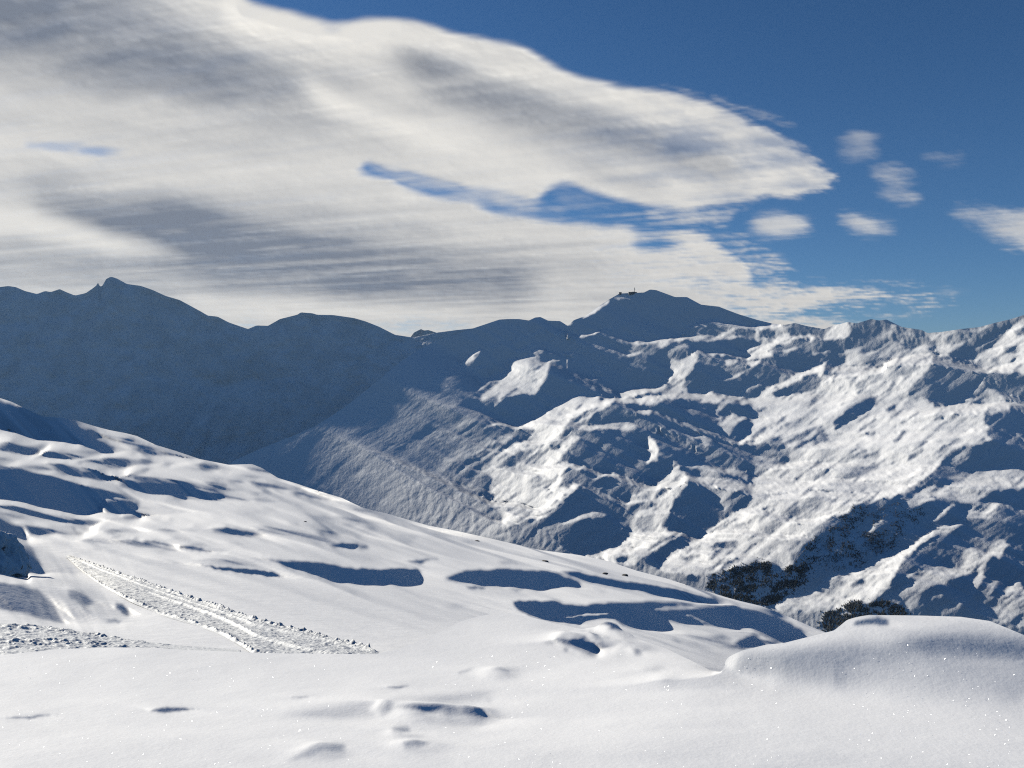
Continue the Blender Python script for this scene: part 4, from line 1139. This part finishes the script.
cloud('cloud', 'huge grey and cream cloud bank filling the sky above the dark range', -160, 960, -80, 346, 1.5,
      ["-300,-300 150,-300 200,-40 255,2 300,12 340,19 385,14 420,17 470,38 520,52 560,69 620,84 680,95 715,103 760,130 800,152 838,178 830,186 800,194 760,198 722,200 694,213 655,206 600,193 565,183 552,182 535,198 510,196 470,189 440,181 400,168 362,158 345,180 330,230 -300,230",
       "436,190 470,193 520,201 560,206 600,206 560,211 510,206 460,199", "384,160 410,168 400,170 376,164", "640,214 700,218 745,222 700,224 650,221",
       (.5, 7, "345,150 480,168 540,190 540,205 480,205 380,182"), (.35, 9, "690,222 760,240 800,285 700,290"), (.3, 9, "760,280 900,284 975,298 900,318 760,318"), (.55, 3, "705,90 740,98 792,122 803,130 762,120 715,102"), (.5, 3, "768,138 818,149 803,153 775,147"), (.6, 3.5, "770,188 846,177 840,185 790,198"),
       (.5, 3, "680,208 740,204 770,199 735,213 700,216"), (.4, 3, "640,80 690,86 720,94 680,93"), (.3, 6, "540,178 640,200 700,215 640,222 560,214"),
       "-300,110 330,150 345,166 385,179 400,186 440,198 500,213 560,222 620,226 655,236 690,230 712,242 735,258 752,275 742,286 800,290 880,288 905,293 850,300 800,308 830,320 900,326 860,345 -300,400"],
      [(.7, 4.5, "20,139 60,142 100,147 140,154 100,157 60,151 25,145"), (.8, 5, "630,240 665,239 690,246 655,251 636,250"), (.55, 6, "366,322 420,318 480,322 470,330 400,332 366,330"),
       (.5, 5, "225,325 255,320 272,322 250,331"), (.35, 12, "700,280 760,295 880,310 960,346 700,346"), (.35, 20, "560,240 700,250 760,290 600,280"),
       (.6, 5, "700,90 790,95 800,135 770,125"), (.5, 8, "330,18 352,26 340,34 320,26")],
      [(.12, 20, "-300,-300 1000,-300 1000,400 -300,400"),
       (.92, 24, "-300,-80 60,-60 180,0 260,45 340,80 430,110 420,130 330,120 230,105 130,85 60,72 -300,60"),
       (.5, 16, "0,95 120,110 240,135 330,150 300,152 180,140 60,120 -100,110"),
       (.84, 13, "395,45 440,52 520,80 600,105 690,140 760,165 740,175 660,158 580,140 500,118 430,90"),
       (.42, 8, "540,150 620,165 690,185 660,190 600,178"),
       (.0, 7, "230,-10 300,14 400,18 480,44 460,46 400,32 350,42 300,32 230,15"),
       (.05, 12, "-200,85 0,88 120,108 60,112 -200,104"),
       (.0, 10, "300,75 400,105 520,150 620,180 560,175 450,150 350,120"),
       (.42, 22, "-200,185 200,190 420,215 600,240 620,290 400,296 -200,285"),
       (.85, 12, "30,185 120,192 200,205 270,225 340,232 430,250 520,265 560,285 520,300 420,298 330,296 230,288 160,270 90,245 40,215"),
       (.65, 12, "-200,240 30,255 130,265 200,285 160,292 60,275 -200,262"),
       (.5, 9, "260,210 330,213 420,228 480,238 420,240 320,228"),
       (.42, 8, "0,170 60,172 140,182 60,180"),
       (.0, 6, "-200,196 30,205 100,228 190,258 120,256 40,236 -200,224"),
       (.0, 5, "180,296 260,300 400,308 480,314 400,317 260,312 200,306"),
       (.25, 10, "560,270 660,285 760,305 650,305 560,295")], 5, seed=1)

minor = [("small oval white cloud just right of the bank tip, above the summit shoulder", "745,222 760,215 785,214 806,218 816,226 800,234 775,236 755,232", .85, 3),
         ("small flat white cloud right of the oval one, below the two stacked cloudlets", "833,218 855,218 880,223 904,227 885,233 868,234 850,228", .8, 3),
         ("faint blurry cloudlet at the top of the column beside the bank tip", "840,134 850,129 872,131 878,142 870,150 878,157 858,158 838,146", .42, 4),
         ("thin slanted cloudlet in the middle of the column beside the bank tip", "868,166 885,166 910,175 920,181 900,182 880,176", .55, 3),
         ("small bright flat cloudlet at the bottom of the column beside the bank tip", "874,190 890,187 908,190 922,196 915,201 890,198", .65, 3),
         ("long white cloud wisp at the right edge of the sky", "946,209 970,212 1000,217 1040,215 1100,222 1100,262 1040,252 1010,243 985,226 955,217", .8, 4),
         ("faint twin wisps of cloud high on the right in open blue sky", "918,150 935,154 962,156 966,162 940,160 922,157", .35, 3),
         ("thin level streak of cloud low on the right above the ridge", "930,289 950,288 975,290 960,293 935,293", .4, 2)]
for k, (lab, body, dn, sf) in enumerate(minor):
    p = pts(body); xs = [a for a, b in p]; ys = [b for a, b in p]
    cloud('cloud', lab, min(xs) - 30, max(xs) + 30, min(ys) - 22, max(ys) + 22, 1.25, [body], [], [(.12, 6, body)], sf * 2.4, dens=dn * .95, seed=30 + k * 3,
          group='small clouds in the blue sky', wisp=.42)

# ------------------------------------------------------------------ air
HAZE_DENSITY = 5e-6
v, f = box((-24000, -15, -1800), (24000, 46000, 1900))
m, nt, out = new_mat('thin_air')
vol = nd(nt, 'ShaderNodeVolumePrincipled')
vol.inputs['Color'].default_value = (.45, .68, 1.0, 1); vol.inputs['Density'].default_value = HAZE_DENSITY; vol.inputs['Anisotropy'].default_value = .2
nt.links.new(vol.outputs[0], out.inputs['Volume'])
hz = poly_mesh('haze', v, f, m); tag(hz, kind='stuff')

# ------------------------------------------------------------------ sky, sun, camera
w = bpy.data.worlds.new('World'); sc.world = w; w.use_nodes = True
nt = w.node_tree; nt.nodes.clear()
sky = nt.nodes.new('ShaderNodeTexSky'); sky.sky_type = 'NISHITA'; sky.sun_disc = False
sky.sun_elevation = SUN_EL; sky.sun_rotation = SUN_AZ
sky.altitude = 3000; sky.air_density = 1.0; sky.dust_density = .7; sky.ozone_density = 4.0
bg = nt.nodes.new('ShaderNodeBackground'); bg.inputs[1].default_value = .05
ow = nt.nodes.new('ShaderNodeOutputWorld')
hs = nt.nodes.new('ShaderNodeHueSaturation'); hs.inputs['Saturation'].default_value = 1.14; hs.inputs['Value'].default_value = 1.24
nt.links.new(sky.outputs[0], hs.inputs['Color']); nt.links.new(hs.outputs[0], bg.inputs[0]); nt.links.new(bg.outputs[0], ow.inputs[0])

sl = bpy.data.lights.new('sun', 'SUN'); sl.energy = 5.0; sl.angle = math.radians(.53); sl.color = (1.0, .945, .815)
so = bpy.data.objects.new('sun', sl); COL.objects.link(so)
so.rotation_euler = Vector((-SUN[0], -SUN[1], -SUN[2])).to_track_quat('-Z', 'Y').to_euler()

cd = bpy.data.cameras.new('camera'); cam = bpy.data.objects.new('camera', cd); COL.objects.link(cam)
cd.sensor_fit = 'HORIZONTAL'; cd.sensor_width = 36.0; cd.lens = 36.0 * F / 1024
cd.clip_start = .1; cd.clip_end = 1.0e6
cam.location = (0, 0, 0); cam.rotation_euler = (math.radians(90), 0, 0)
sc.camera = cam

sc.view_settings.view_transform = 'Standard'; sc.view_settings.look = 'None'
sc.view_settings.exposure = 0.35; sc.view_settings.gamma = 1.0; sc.view_settings.use_curve_mapping = False
sc.cycles.max_bounces = 6; sc.cycles.diffuse_bounces = 0; sc.cycles.transparent_max_bounces = 24; sc.cycles.volume_bounces = 0
sc.cycles.use_denoising = False
sc.cycles.filter_width = 1.15
